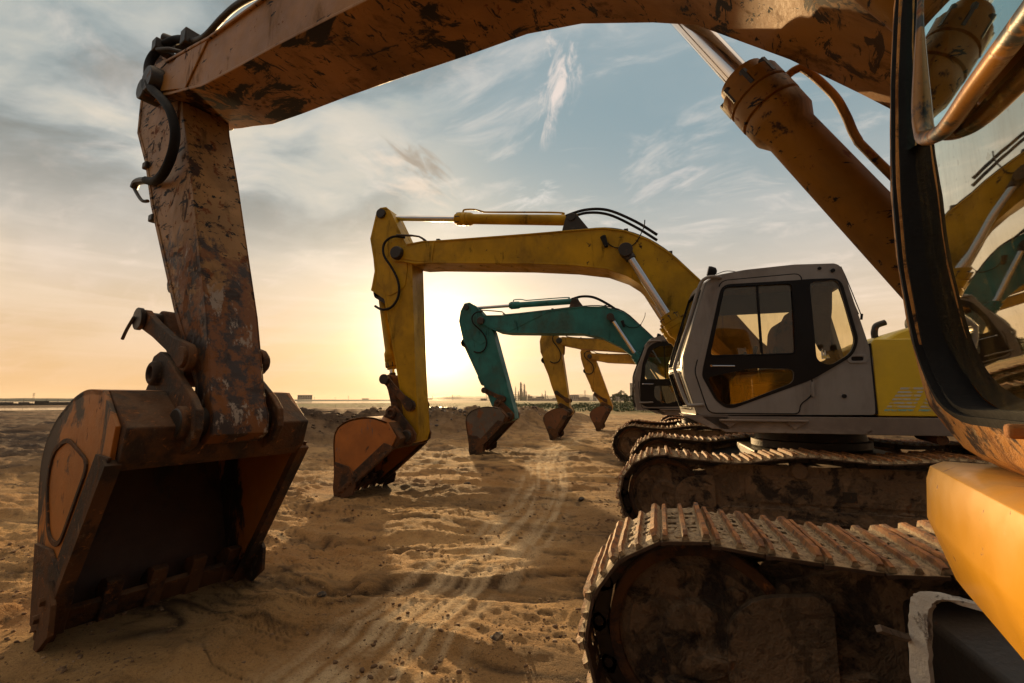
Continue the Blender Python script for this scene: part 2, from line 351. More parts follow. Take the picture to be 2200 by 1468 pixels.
def make_boom(root, rz, D, m, E, F, detail=2, lamp=True, w=.25):
    f = simil(D['E'], D['F'], E, F)
    top = [f(p) for p in D['top']]; bot = [f(p) for p in D['bot']]
    nose = [f((D['E'][0] + .15 * math.cos(R(t)), D['E'][1] + .15 * math.sin(R(t)))) for t in (-60, -30, 0, 30, 60)]
    foot = [f((D['F'][0] + .17 * math.cos(R(t)), D['F'][1] + .17 * math.sin(R(t)))) for t in (120, 150, 180, 210, 250)]
    side = nose + top + foot + bot[::-1]
    bm = bmesh.new()
    prism(bm, side, -w, w)
    # protruding flange plates along the top and bottom edges
    for line, sg in ((top, 1), (bot, -1)):
        L = subdiv(line, .6, False)
        up = []; dn = []
        for i, p in enumerate(L):
            a = Vector(L[max(0, i - 1)]); b = Vector(L[min(len(L) - 1, i + 1)]); t = (b - a).normalized(); n = Vector((-t.y, t.x))
            if n.y < 0: n = -n
            if sg < 0: n = -n
            up.append(tuple(Vector(p) + n * .012)); dn.append(tuple(Vector(p) - n * .012))
        prism(bm, up + dn[::-1], -w - .018, w + .018)
    # weld seams and doubling plates
    a, b = top[3], bot[4]
    for s in (-1, 1):
        x = mid(top[2], top[3], .35)[0]
        n0 = [mid(top[1], bot[1], .05), mid(top[2], bot[2], .02), mid(top[2], bot[2], .5), mid(top[2], bot[2], .98), mid(top[1], bot[1], .9), mid(nose[2], nose[1], .5)]
        prism(bm, n0, s * (w - .002), s * (w + .012))
    o = link('boom', bm, m, root, .006, rotz=rz)
    bm = bmesh.new()
    Ep = E; lathe(bm, (Ep[0], -w - .09, Ep[1]), (Ep[0], w + .09, Ep[1]), [(0, .05), (0, .10), (.03, .115), (2 * w + .15, .115), (2 * w + .18, .10), (2 * w + .18, .05)], 20)
    link('pin', bm, M['grease'], o, .004)
    # hard lines on the boom's back
    for s in ((-.12, .12) if detail > 1 else (.12,)):
        bm = bmesh.new()
        pts = [(p[0], s, p[1] + .05) for p in top[1:-2]]
        if detail > 1:
            pts = [(E[0] + .02, w + .03, E[1] + .32 if D is not BOOM_B else E[1] + .3)] + [(top[1][0] + .1, w - .05, top[1][1] + .12)] + pts
        tube(bm, pts, .017, 8, 3)
        link('hydraulic_pipe', bm, M['grease'], o)
        for q in (2, 4, 6, 8):
            bm = bmesh.new(); p = top[q]; box(bm, p[0] - .03, p[0] + .03, s - .04, s + .04, p[1] + .005, p[1] + .08)
            link('pipe_clamp', bm, M['grease'], o, .004)
    if lamp:
        bm = bmesh.new()
        c = mid(top[5], bot[5], .3)
        cyl(bm, (c[0] + .02, w + .03, c[1] + .05), (c[0] - .03, w + .05, c[1] - .12), .045, 12, r1=.03)
        box(bm, c[0] - .02, c[0] + .02, w, w + .05, c[1] - .02, c[1] + .02)
        link('boom_lamp', bm, M['rubber'], o, .004)
        bm = bmesh.new()
        tube(bm, [(c[0], w + .02, c[1]), (c[0] - .15, w + .015, c[1] - .13), (c[0] - .4, w + .012, c[1] - .12), (c[0] - .55, w + .012, c[1] + .1), (c[0] - .58, w + .01, c[1] + .24)], .008, 6)
        link('lamp_cable', bm, M['rubber'], o)
    return o, top, bot

def cylinder(root, rz, name, p_rod, p_base, s, m, ext=.45, r=.10, rodm=None, eye=.1):
    """p_rod: rod end pin, p_base: barrel end pin, ext: share of length that is bare rod"""
    a = Vector((p_rod[0], s, p_rod[1])); b = Vector((p_base[0], s, p_base[1])); L = (b - a).length; d = (b - a).normalized()
    g = L * ext
    bm = bmesh.new()
    lathe(bm, a, b, [(g, r * .55), (g, r * 1.02), (g + .05, r * 1.02), (g + .055, r * 1.32), (g + .12, r * 1.32), (g + .125, r * 1.24), (g + .135, r * 1.32), (g + .20, r * 1.32), (g + .205, r * 1.22), (g + .215, r * 1.3), (g + .28, r * 1.28), (g + .33, r * 1.0), (L - .12, r), (L - .08, r * .8), (L, r * .5)], 28)
    cyl(bm, (b.x, s - r * .75, b.z), (b.x, s + r * .75, b.z), eye * 1.15, 20)
    o = link(name, bm, m, root, rotz=rz)
    bm = bmesh.new()
    for i in range(8):
        t = i * PI / 4; u = d.orthogonal().normalized(); w = d.cross(u)
        c = a + d * (g + .09) + (u * math.cos(t) + w * math.sin(t)) * r * 1.2
        cyl(bm, c - d * .055, c + d * .02, .014, 6)
    link('gland_bolt', bm, M['grease'], o)
    bm = bmesh.new()
    cyl(bm, a, a + d * (g + .05), r * .58, 20)
    link('piston_rod', bm, M['chrome'], o)
    bm = bmesh.new()
    cyl(bm, (a.x, s - r * .8, a.z), (a.x, s + r * .8, a.z), eye, 20)
    cyl(bm, a, a + d * eye * 1.6, r * .75, 16)
    link('rod_eye', bm, M['grease'], o, .005)
    # feed line along the barrel
    bm = bmesh.new()
    u = Vector((d.z, 0, -d.x)); u = u if u.z > 0 else -u
    P = [a + d * (g + .12) + u * r * 1.2, a + d * (g + .12) + u * r * 1.7, a + d * (g + .15) + u * r * 1.95, a + d * (g + .30) + u * r * 2.0, a + d * (g + .40) + u * r * 1.8, a + d * (g + .50) + u * r * 1.5, a + d * (g + .62) + u * r * 1.45, a + d * (L - .25) + u * r * 1.45, a + d * (L - .2) + u * r * .9]
    tube(bm, P, r * .17, 10, 6)
    link('feed_pipe', bm, m, o)
    return o

ARM_T2 = [T2(p) for p in [(6.68, 4.93), (6.78, 4.477), (6.694, 4.087), (6.66, 3.848), (6.70, 3.60), (6.72, 3.50), (6.437, 3.322), (6.122, 1.967), (5.99, 1.35), (5.96, 1.02), (5.93, .85), (5.84, .79), (5.73, .83), (5.685, .98), (5.78, 2.0), (5.90, 3.9), (6.03, 4.29), (6.39, 4.98), (6.47, 5.05), (6.60, 5.05)]]
ARM_E, ARM_B = T2((6.152, 4.115)), T2((5.84, .923))

def make_arm(root, rz, m, E, B, topk=1., w=.19, prof=None, hose=True):
    f = simil(ARM_E, ARM_B, E, B)
    if prof is None:
        P = []
        for p in ARM_T2:
            if p[1] > ARM_E[1] + .1: p = (ARM_E[0] + (p[0] - ARM_E[0]) * (topk * .5 + .5), ARM_E[1] + .1 + (p[1] - ARM_E[1] - .1) * topk)
            P.append(f(p))
    else: P = prof
    bm = bmesh.new(); prism(bm, P, -w, w)
    # edge strips standing slightly proud of the side plates
    Q = [p for p in P]
    for s in (-1, 1):
        n = len(P); inn = inset(P, .035)
        prism(bm, inset(P, -.004), s * (w + .0), s * (w + .007), holes=[inn])
    o = link('arm', bm, m, root, .005, rotz=rz)
    bm = bmesh.new()
    for c, r_, ww in ((B, .085, w + .16), ):
        lathe(bm, (c[0], -ww, c[1]), (c[0], ww, c[1]), [(0, .04), (0, r_), (.02, r_ * 1.1), (2 * ww - .02, r_ * 1.1), (2 * ww, r_), (2 * ww, .04)], 20)
    link('pin', bm, M['grease'], o, .004)
    # doubler plate round the elbow
    bm = bmesh.new()
    pl = [f(T2(p)) for p in [(6.55, 4.2), (6.62, 3.7), (6.35, 3.35), (6.02, 3.5), (5.98, 3.9), (6.1, 4.25), (6.35, 4.4)]]
    for s in (-1, 1): prism(bm, rpoly(pl, .08, 3), s * w, s * (w + .014))
    link('doubler_plate', bm, m, o, .004)
    if hose:
        bm = bmesh.new(); g = lambda a, z: f(T2((a, z)))
        pts = [(6.05, 4.42, .2), (6.25, 4.43, .27), (6.42, 4.32, .28), (6.42, 4.1, .28), (6.25, 3.85, .27), (6.13, 3.6, .25), (6.12, 3.35, .24), (6.25, 3.16, .23), (6.45, 3.12, .22), (6.62, 3.2, .2)]
        tube(bm, [(g(p[0], p[1])[0], p[2], g(p[0], p[1])[1]) for p in pts], .021, 8, 5)
        link('hose', bm, M['rubber'], o)
    return o, f

BK_BACK = [(.0, .2), (.08, .33), (.17, .42), (.25, .475), (.34, .525), (.43, .553), (.50, .556), (.575, .528), (.65, .455), (.72, .36), (.79, .265), (.86, .175), (.93, .075)]
BK_BACK = [(v.x, v.y) for v in catmull([(p[0], p[1], 0) for p in BK_BACK], 4)]
def make_bucket(root, rz, m, mi_, B, T, w=.55, inner_ring=False, label=None, clamp_tips=None):
    bx, bz = B; L = math.hypot(T[0] - bx, T[1] - bz); ux, uz = (T[0] - bx) / L, (T[1] - bz) / L; vx, vz = -uz, ux
    P = lambda u, v: (bx + L * (u * ux + v * vx), bz + L * (u * uz + v * vz))
    PP = lambda l: [P(*q) for q in l]
    th = .022 / L
    bm = bmesh.new()
    back = PP(BK_BACK); inner = PP(inset(BK_BACK + [(.1, .05)], .018)[:-1])
    prism(bm, back + inner[::-1], -w, w)
    o = link('bucket', bm, m, root, .004, rotz=rz)
    # darker inner skin: thin liner
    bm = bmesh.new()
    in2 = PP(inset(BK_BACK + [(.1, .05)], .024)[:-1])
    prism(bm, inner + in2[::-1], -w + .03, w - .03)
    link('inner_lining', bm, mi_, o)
    sidep = PP([(.02, .02), (.0, .2)] + BK_BACK[1:] + [(.93, .03), (.5, -.005), (.14, -.03)])
    for s in (-1, 1):
        bm = bmesh.new()
        prism(bm, sidep, s * w, s * (w - .028))
        link('side_plate', bm, m, o, .004)
        bm = bmesh.new()   # mouth reinforcement bar and wear plate
        prism(bm, PP([(.10, -.035), (.93, -.02), (.95, .03), (.88, .075), (.5, .07), (.16, .065)]), s * w, s * (w + .016))
        prism(bm, PP([(.62, .0), (.90, .0), (.93, .09), (.74, .29), (.64, .15)]), s * (w + .002), s * (w + .024))
        if inner_ring: prism(bm, PP(rpoly([(.22, .10), (.30, .36), (.44, .46), (.56, .40), (.66, .22), (.60, .10)], .06, 4)), s * (w), s * (w + .012), holes=[PP(rpoly([(.235, .115), (.31, .345), (.445, .44), (.55, .385), (.64, .215), (.585, .115)], .06, 4))])
        prism(bm, PP([(.12, -.05), (.9, -.035), (.9, -.005), (.12, -.015)]), s * (w + .03), s * (w - .05))
        link('reinforcement_plate', bm, M['rust'], o, .004)
        bm = bmesh.new()   # side cutter
        prism(bm, PP([(.66, .03), (.68, -.06), (.76, -.115), (.80, -.10), (.93, -.055), (.83, -.02), (.90, .03)]), s * (w + .022), s * (w + .05))
        for q in ((.72, 0), (.80, 0)):
            c = P(*q); cyl(bm, (c[0], s * (w + .04), c[1]), (c[0], s * (w + .075), c[1]), .028, 6)
        link('side_cutter', bm, M['rust'], o, .004)
    # hinge box across the top of the mouth
    bm = bmesh.new()
    prism(bm, PP([(.0, -.02), (.10, -.05), (.16, -.035), (.17, .03), (.13, .12), (.09, .30), (.0, .2)]), -w + .03, w - .03)
    link('hinge_box', bm, M['rust'], o, .012, seg=3)
    K = P(-.01, .31)
    for s in (-1, 1):
        bm = bmesh.new(); off = .235
        ear = PP([(.16, .02), (.10, -.05)] + [(.098 * math.cos(R(t)), .098 * math.sin(R(t))) for t in (-70, -110, -150, -190)] +
                 [(-.01 + .085 * math.cos(R(t)), .31 + .085 * math.sin(R(t))) for t in (190, 150, 110, 70, 30)] + [(.17, .36), (.2, .2)])
        prism(bm, ear, s * off, s * (off + .045))
        for c, r_ in ((P(0, 0), .105), (K, .085)):
            lathe(bm, (c[0], s * .25, c[1]), (c[0], s * .325, c[1]), [(0, r_), (.06, r_), (.075, r_ * .8), (.075, r_ * .55), (.05, r_ * .5), (.05, .01)], 20)
        link('hinge_ear', bm, M['rust'], o, .008)
    for i in range(5):
        s = -w + .07 + (2 * w - .14) * i / 4
        bm = bmesh.new()
        prism(bm, PP([(.76, .04), (.77, .075), (.80, .10), (.90, .125), (.95, .10), (1.0, .015), (1.0, -.005), (.93, .01)]), s - .05, s + .05)
        link('tooth', bm, M['rust'], o, .008)
    bm = bmesh.new()   # cutting lip
    prism(bm, PP([(.84, .03), (.84, .055), (.95, .075), (.95, .03)]), -w, w)
    link('cutting_lip', bm, M['rust'], o, .003)
    return o, K

def make_links(root, rz, H, I, K, rusty=True):
    mm = M['rust']
    for s in (-1, 1):
        bm = bmesh.new(); dogbone(bm, H, I, .075, .095, s * .215, s * .262, .75)
        cyl(bm, (I[0], s * .2, I[1]), (I[0], s * .285, I[1]), .07, 16)
        link('idler_link', bm, mm, root, .006, rotz=rz)
    bm = bmesh.new(); dogbone(bm, H, K, .085, .09, -.15, .15, .7)
    link('bucket_link', bm, mm, root, .01, rotz=rz)
    bm = bmesh.new(); cyl(bm, (H[0], -.29, H[1]), (H[0], .29, H[1]), .06, 16)
    cyl(bm, (H[0], -.3, H[1]), (H[0], -.27, H[1]), .085, 16); cyl(bm, (H[0], .27, H[1]), (H[0], .3, H[1]), .085, 16)
    link('link_pin', bm, M['grease'], root, .004, rotz=rz)

# ---- tracks
def track_path():
    fc, fr_, rc, rr = (1.83, .485), .455, (-1.98, .485), .44
    pts = arc(fc[0], fc[1], fr_, -90, 92, 26)
    tops = [(1.5, .912), (1.25, .893), (1.0, .892), (.75, .935), (.45, .965), (.1, .945), (-.2, .925), (-.5, .95), (-.8, .975), (-1.2, .93), (-1.6, .90)]
    pts += [(v.x, v.y) for v in catmull([(p[0], p[1], 0) for p in [pts[-1]] + tops + [(rc[0], rc[1] + rr)]], 4)][1:]
    pts += arc(rc[0], rc[1], rr, 92, 270, 26)
    pts += [(x, .04) for x in np.linspace(-1.8, 1.8, 20)]
    return pts
def resample(pts, pitch):
    P = [Vector(p) for p in pts] + [Vector(pts[0])]
    L = [0]
    for a, b in zip(P, P[1:]): L.append(L[-1] + (b - a).length)
    n = round(L[-1] / pitch); out = []
    for i in range(n):
        d = L[-1] * i / n
        j = max(k for k in range(len(L)) if L[k] <= d + 1e-9); j = min(j, len(P) - 2)
        t = (d - L[j]) / max(1e-9, L[j + 1] - L[j]); c = P[j].lerp(P[j + 1], t)
        out.append(c)
    return out
def shoe_mesh(var=0):
    rnd = random.Random(var + 5)
    bm = bmesh.new(); w = .30; h = .103
    xs = [-h, -.062, -.022, .022, .062, h]; ys = [-w, -.265, -.16, -.115, -.075, -.03, .03, .075, .115, .16, .265, w]
    holes = {(1, 2), (3, 2), (1, 4), (3, 4), (1, 6), (3, 6), (1, 8), (3, 8)}
    def zt(x, y): return .004 + (-.012 if abs(y) > .27 else 0) + (-.006 if x > .08 else 0)
    T = {}; Bt = {}
    for i, x in enumerate(xs):
        for j, y in enumerate(ys):
            cut = .02 if (abs(y) > .29 and i in (0, 5)) else 0
            T[i, j] = bm.verts.new((x * (1 - cut * 3), y, zt(x, y))); Bt[i, j] = bm.verts.new((x * (1 - cut * 3), y, zt(x, y) - .014))
    cells = [(i, j) for i in range(5) for j in range(11) if (i, j) not in holes]; cs = set(cells)
    for i, j in cells:
        bm.faces.new([T[i, j], T[i + 1, j], T[i + 1, j + 1], T[i, j + 1]]); bm.faces.new([Bt[i, j], Bt[i, j + 1], Bt[i + 1, j + 1], Bt[i + 1, j]])
        for (di, dj, a, b) in ((0, -1, (i, j), (i + 1, j)), (0, 1, (i + 1, j + 1), (i, j + 1)), (-1, 0, (i, j + 1), (i, j)), (1, 0, (i + 1, j), (i + 1, j + 1))):
            if (i + di, j + dj) not in cs: bm.faces.new([T[a], Bt[a], Bt[b], T[b]])
    for c, hh, ww in ((-.088, .036, .013), (-.006, .030, .010), (.075, .030, .010)):
        n = 14; prev = None
        for q in range(n + 1):
            y = -w + .004 + (2 * w - .008) * q / n; e = abs(y) / w
            hz = hh * (1 - .45 * max(0, e - .86) / .14) + rnd.uniform(-.002, .002)
            ww2 = ww + rnd.uniform(-.0012, .0012)
            ring = [bm.verts.new(p) for p in ((c - ww2 * 1.5, y, -.003), (c - ww2 * .75, y, hz), (c + ww2 * .75, y, hz), (c + ww2 * 1.5, y, -.003))]
            if prev:
                for k in range(3): bm.faces.new([prev[k], prev[k + 1], ring[k + 1], ring[k]])
            else: bm.faces.new(ring)
            prev = ring
        bm.faces.new(prev)
    # lumps of dried soil stuck between the bars
    for q in range(34):
        x = rnd.choice((-.05, .035)) + rnd.uniform(-.022, .022); y = rnd.uniform(-.27, .27)
        s = rnd.uniform(.006, .02)
        r_ = bmesh.ops.create_icosphere(bm, subdivisions=1, radius=s, matrix=Matrix.Translation((x, y, .002)) @ Matrix.Diagonal((1.2, 1.6, .5, 1)))
        for v in r_['verts']: v.co += Vector((rnd.uniform(-1, 1), rnd.uniform(-1, 1), rnd.uniform(-1, 1))) * s * .25
    bmesh.ops.recalc_face_normals(bm, faces=bm.faces)
    me = bpy.data.meshes.new('track_shoe'); bm.to_mesh(me); bm.free(); me.materials.append(M['shoe'])
    return me
SHOES = [shoe_mesh(i) for i in range(5)]
PATH = track_path()

def make_track(root, sc, outer, mudm, single=True, gear=True):
    """sc: centre offset, outer: +1 if outward side is +s"""
    bm = bmesh.new()
    fp = rpoly([(1.50, .24), (1.50, .74), (1.2, .845), (-1.3, .845), (-1.62, .72), (-1.62, .26)], .06, 3)
    prism(bm, fp, sc - .15, sc + .15)
    for s in (-1, 1):
        prism(bm, [(1.45, .30), (1.2, .42), (-1.4, .42), (-1.5, .30)], sc + s * .15, sc + s * .19)
        prism(bm, rpoly([(1.70, .34), (1.70, .58), (1.58, .70), (1.30, .74), (1.30, .28), (1.62, .28)], .07, 3), sc + s * .16, sc + s * .20)
        prism(bm, rpoly([(1.0, .48), (1.0, .74), (-1.2, .74), (-1.2, .48)], .04, 3), sc + s * .15, sc + s * .165)
    # lumps of caked mud on the frame ledges
    rnd = random.Random(int(sc * 100) + 3)
    for q in range(110):
        x = rnd.uniform(-1.5, 1.9); s = rnd.choice((-1, 1)); z = rnd.choice((.42, .80, .44, .30)); r0 = rnd.uniform(.02, .07)
        rr = bmesh.ops.create_icosphere(bm, subdivisions=2, radius=r0, matrix=Matrix.Translation((x, sc + s * (.15 if z < .7 else rnd.uniform(0, .13)), z - r0 * .2)) @ Matrix.Diagonal((1.9, .7, .6, 1)))
        for v in rr['verts']: v.co += Vector((rnd.uniform(-1, 1), rnd.uniform(-1, 1), rnd.uniform(-1, 1))) * r0 * .16
    fr = link('track_frame', bm, mudm, root, .012)
    for s in (-1, 1):
        bm = bmesh.new(); box(bm, .02, .14, sc + s * .166, sc + s * .172, .52, .62); link('frame_opening', bm, M['grease'], fr)
    bm = bmesh.new()
    cx, cz = 1.80, .485
    for s in (-1, 1):
        lathe(bm, (cx, sc, cz), (cx, sc + s * .16, cz), [(.0, .33), (.05, .33), (.055, .385), (.13, .38), (.135, .355), (.11, .335), (.12, .31), (.135, .30), (.13, .24), (.145, .17), (.17, .15), (.175, .10), (.165, .04), (.15, .03)], 48)
    rn2 = random.Random(int(sc * 77))
    for q in range(34):
        t = rn2.uniform(0, 2 * PI); rr0 = rn2.uniform(.05, .29); s = rn2.choice((-1, 1)); r0 = rn2.uniform(.015, .055)
        q_ = bmesh.ops.create_icosphere(bm, subdivisions=2, radius=r0, matrix=Matrix.Translation((cx + rr0 * math.cos(t), sc + s * .135, cz + rr0 * math.sin(t))) @ Matrix.Diagonal((1.4, .45, 1, 1)))
        for v in q_['verts']: v.co += Vector((rn2.uniform(-1, 1), rn2.uniform(-1, 1), rn2.uniform(-1, 1))) * r0 * .14
    iw = link('idler_wheel', bm, mudm, fr)
    bm = bmesh.new()
    for s in (-1, 1): lathe(bm, (cx, sc + s * .10, cz), (cx, sc + s * .15, cz), [(0, .345), (0, .392), (.045, .390), (.05, .383), (.05, .352), (.045, .345), (0, .345)], 56, caps=False)
    link('wheel_rim', bm, M['rust'], fr)
    bm = bmesh.new()
    for s in (-1, 1):
        lathe(bm, (-1.98, sc, .485), (-1.98, sc + s * .2, .485), [(0, .32), (.05, .33), (.055, .24), (.14, .23), (.16, .18), (.2, .16), (.2, .02)], 32)
    for i in range(21):
        t = 2 * PI * i / 21; c = Vector((-1.98 + .345 * math.cos(t), sc, .485 + .345 * math.sin(t)))
        cyl(bm, c - Vector((0, .04, 0)), c + Vector((0, .04, 0)), .035, 6)
    link('sprocket', bm, mudm, fr)
    for x in (.5, -.85):
        bm = bmesh.new()
        lathe(bm, (x, sc - .19, .80), (x, sc + .19, .80), [(0, .02), (0, .07), (.03, .085), (.06, .075), (.32, .075), (.35, .085), (.38, .07), (.38, .02)], 20)
        link('carrier_roller', bm, mudm, fr)
    if gear:
        for i in range(8):
            x = -1.45 + i * .39
            bm = bmesh.new()
            lathe(bm, (x, sc - .17, .20), (x, sc + .17, .20), [(0, .03), (0, .09), (.05, .10), (.055, .125), (.1, .125), (.24, .125), (.285, .125), (.29, .10), (.34, .09), (.34, .03)], 16)
            link('track_roller', bm, mudm, fr)
    pts = resample(PATH, .2); n = len(pts)
    bm = bmesh.new()
    for i, c in enumerate(pts):
        t = (pts[(i + 1) % n] - pts[i - 1]).normalized(); nn = Vector((t.y, -t.x))
        for s in (-1, 1):
            q = []
            for (u, v) in ((-.125, -.02), (.125, -.02), (.135, -.06), (.10, -.085), (-.10, -.085), (-.135, -.06)):
                q.append(c + t * u + nn * v)
            prism(bm, [(p.x, p.y) for p in q], sc + s * .055, sc + s * .095)
        p = c - nn * .055 + t * .1
        cyl(bm, (p.x, sc - .11, p.y), (p.x, sc + .11, p.y), .022, 8)
    link('track_chain', bm, M['grease'], fr)
    rnd = random.Random(int(sc * 10) + 11)
    if single:
        for i, c in enumerate(pts):
            t = (pts[(i + 1) % n] - pts[i - 1]).normalized(); nn = Vector((t.y, -t.x))
            o = bpy.data.objects.new('track_shoe', SHOES[rnd.randrange(5)]); COL.objects.link(o); o.parent = fr
            X = Vector((-t.x, 0, -t.y)); Z = Vector((nn.x, 0, nn.y)); Y = Z.cross(X)
            m4 = Matrix((X, Y, Z)).transposed().to_4x4()
            o.matrix_local = Matrix.Translation((c.x, sc, c.y)) @ m4 @ Matrix.Rotation(R(rnd.uniform(-1.2, 1.2)), 4, 'Y') @ Matrix.Rotation(R(rnd.uniform(-.5, .5)), 4, 'Z')
    else:
        bm = bmesh.new()
        for i, c in enumerate(pts):
            t = (pts[(i + 1) % n] - pts[i - 1]).normalized(); nn = Vector((t.y, -t.x))
            q = [c + t * u + nn * v for (u, v) in ((-.1, -.014), (-.1, .004), (-.09, .034), (-.075, .004), (-.015, .004), (-.005, .03), (.006, .004), (.065, .004), (.075, .03), (.085, .004), (.1, .0), (.1, -.014))]
            prism(bm, [(p.x, p.y) for p in q], sc - .3, sc + .3)
        link('track_shoes', bm, M['shoe'], fr, smooth=False)
    return fr

CAB_A = dict(out=[(1.249, 2.865), (1.143, 2.941), (.841, 2.979), (.361, 2.996), (-.024, 2.975), (-.061, 2.954), (-.096, 2.904), (-.241, 2.172), (-.284, 1.945), (-.256, 1.371), (1.413, 1.355), (1.549, 1.843), (1.542, 1.995)],
    black=[(1.354, 1.785), (1.343, 1.867), (1.098, 2.825), (.362, 2.816), (.241, 2.819), (-.066, 2.808), (-.174, 2.137), (-.108, 1.975), (.281, 1.731), (1.052, 1.43), (1.136, 1.436), (1.23, 1.516)],
    g=[[(1.074, 2.80), (.386, 2.79), (.405, 2.01), (1.27, 2.01)], [(.226, 2.785), (-.04, 2.79), (-.142, 2.138), (-.089, 2.001), (.105, 1.875), (.221, 1.934)], [(1.304, 1.771), (1.005, 1.833), (.834, 1.868), (.44, 1.85), (.45, 1.707), (.989, 1.483), (1.122, 1.469), (1.205, 1.529)]],
    door=[(1.096, 2.867), (.299, 2.885), (.308, 2.684), (.287, 1.794), (.281, 1.579), (.41, 1.478), (.424, 1.38), (1.30, 1.38), (1.42, 1.83), (1.40, 1.93)], bulge=.13, m='grey')
CAB_C = dict(out=[(1.42, 2.86), (1.30, 2.99), (1.05, 3.06), (.5, 3.09), (-.1, 3.08), (-.2, 3.02), (-.25, 2.9), (-.27, 2.2), (-.28, 1.9), (-.28, 1.28), (1.70, 1.28), (1.745, 1.6), (1.72, 2.15)],
    black=[(1.62, 1.42), (1.63, 1.9), (1.55, 2.4), (1.40, 2.80), (1.2, 2.90), (.5, 2.92), (-.1, 2.9), (-.15, 1.9), (-.1, 1.5), (.3, 1.38), (1.5, 1.36)],
    g=[[(1.33, 2.72), (1.15, 2.80), (.55, 2.82), (.50, 2.0), (1.52, 2.0), (1.5, 2.35)], [(.40, 2.82), (-.02, 2.8), (-.05, 2.0), (.40, 2.0)], [(1.30, 1.85), (.85, 1.85), (.75, 1.7), (.80, 1.5), (1.0, 1.44), (1.2, 1.47), (1.32, 1.6)]],
    door=[(1.35, 2.90), (.45, 2.94), (.42, 1.33), (1.60, 1.33), (1.66, 1.9)], bulge=.10, m='dgrey2')
CAB_B = dict(out=[(1.20, 2.90), (1.12, 2.97), (.841, 3.0), (.361, 3.02), (-.024, 2.99), (-.061, 2.96), (-.096, 2.904), (-.241, 2.172), (-.284, 1.945), (-.256, 1.42), (1.30, 1.402), (1.345, 1.43), (1.383, 1.511), (1.397, 1.617), (1.406, 1.754), (1.403, 1.945), (1.387, 2.141), (1.364, 2.341), (1.30, 2.65)],
    black=CAB_A['black'], g=CAB_A['g'], door=CAB_A['door'], bulge=.0, m='rustframe')
CAB_B['black'] = [(min(p[0], 1.30), p[1]) for p in CAB_A['black']]
CAB_B['g'] = [[(min(p[0], 1.24), p[1]) for p in q] for q in CAB_A['g']]
CAB_B['door'] = [(min(p[0], 1.32), p[1]) for p in CAB_A['door']]
M['dgrey2'] = mat('grey_brown_cab_paint', (.17, .155, .145), .5, 0., [((.08, .06, .045), 2., .45, .8, (1, 1, .35), .7, 0.), (RUST, 10, .70, .76, (1, 1, 1), .9, 0.)], bump=(60, .08), dust=.4, var=.15)

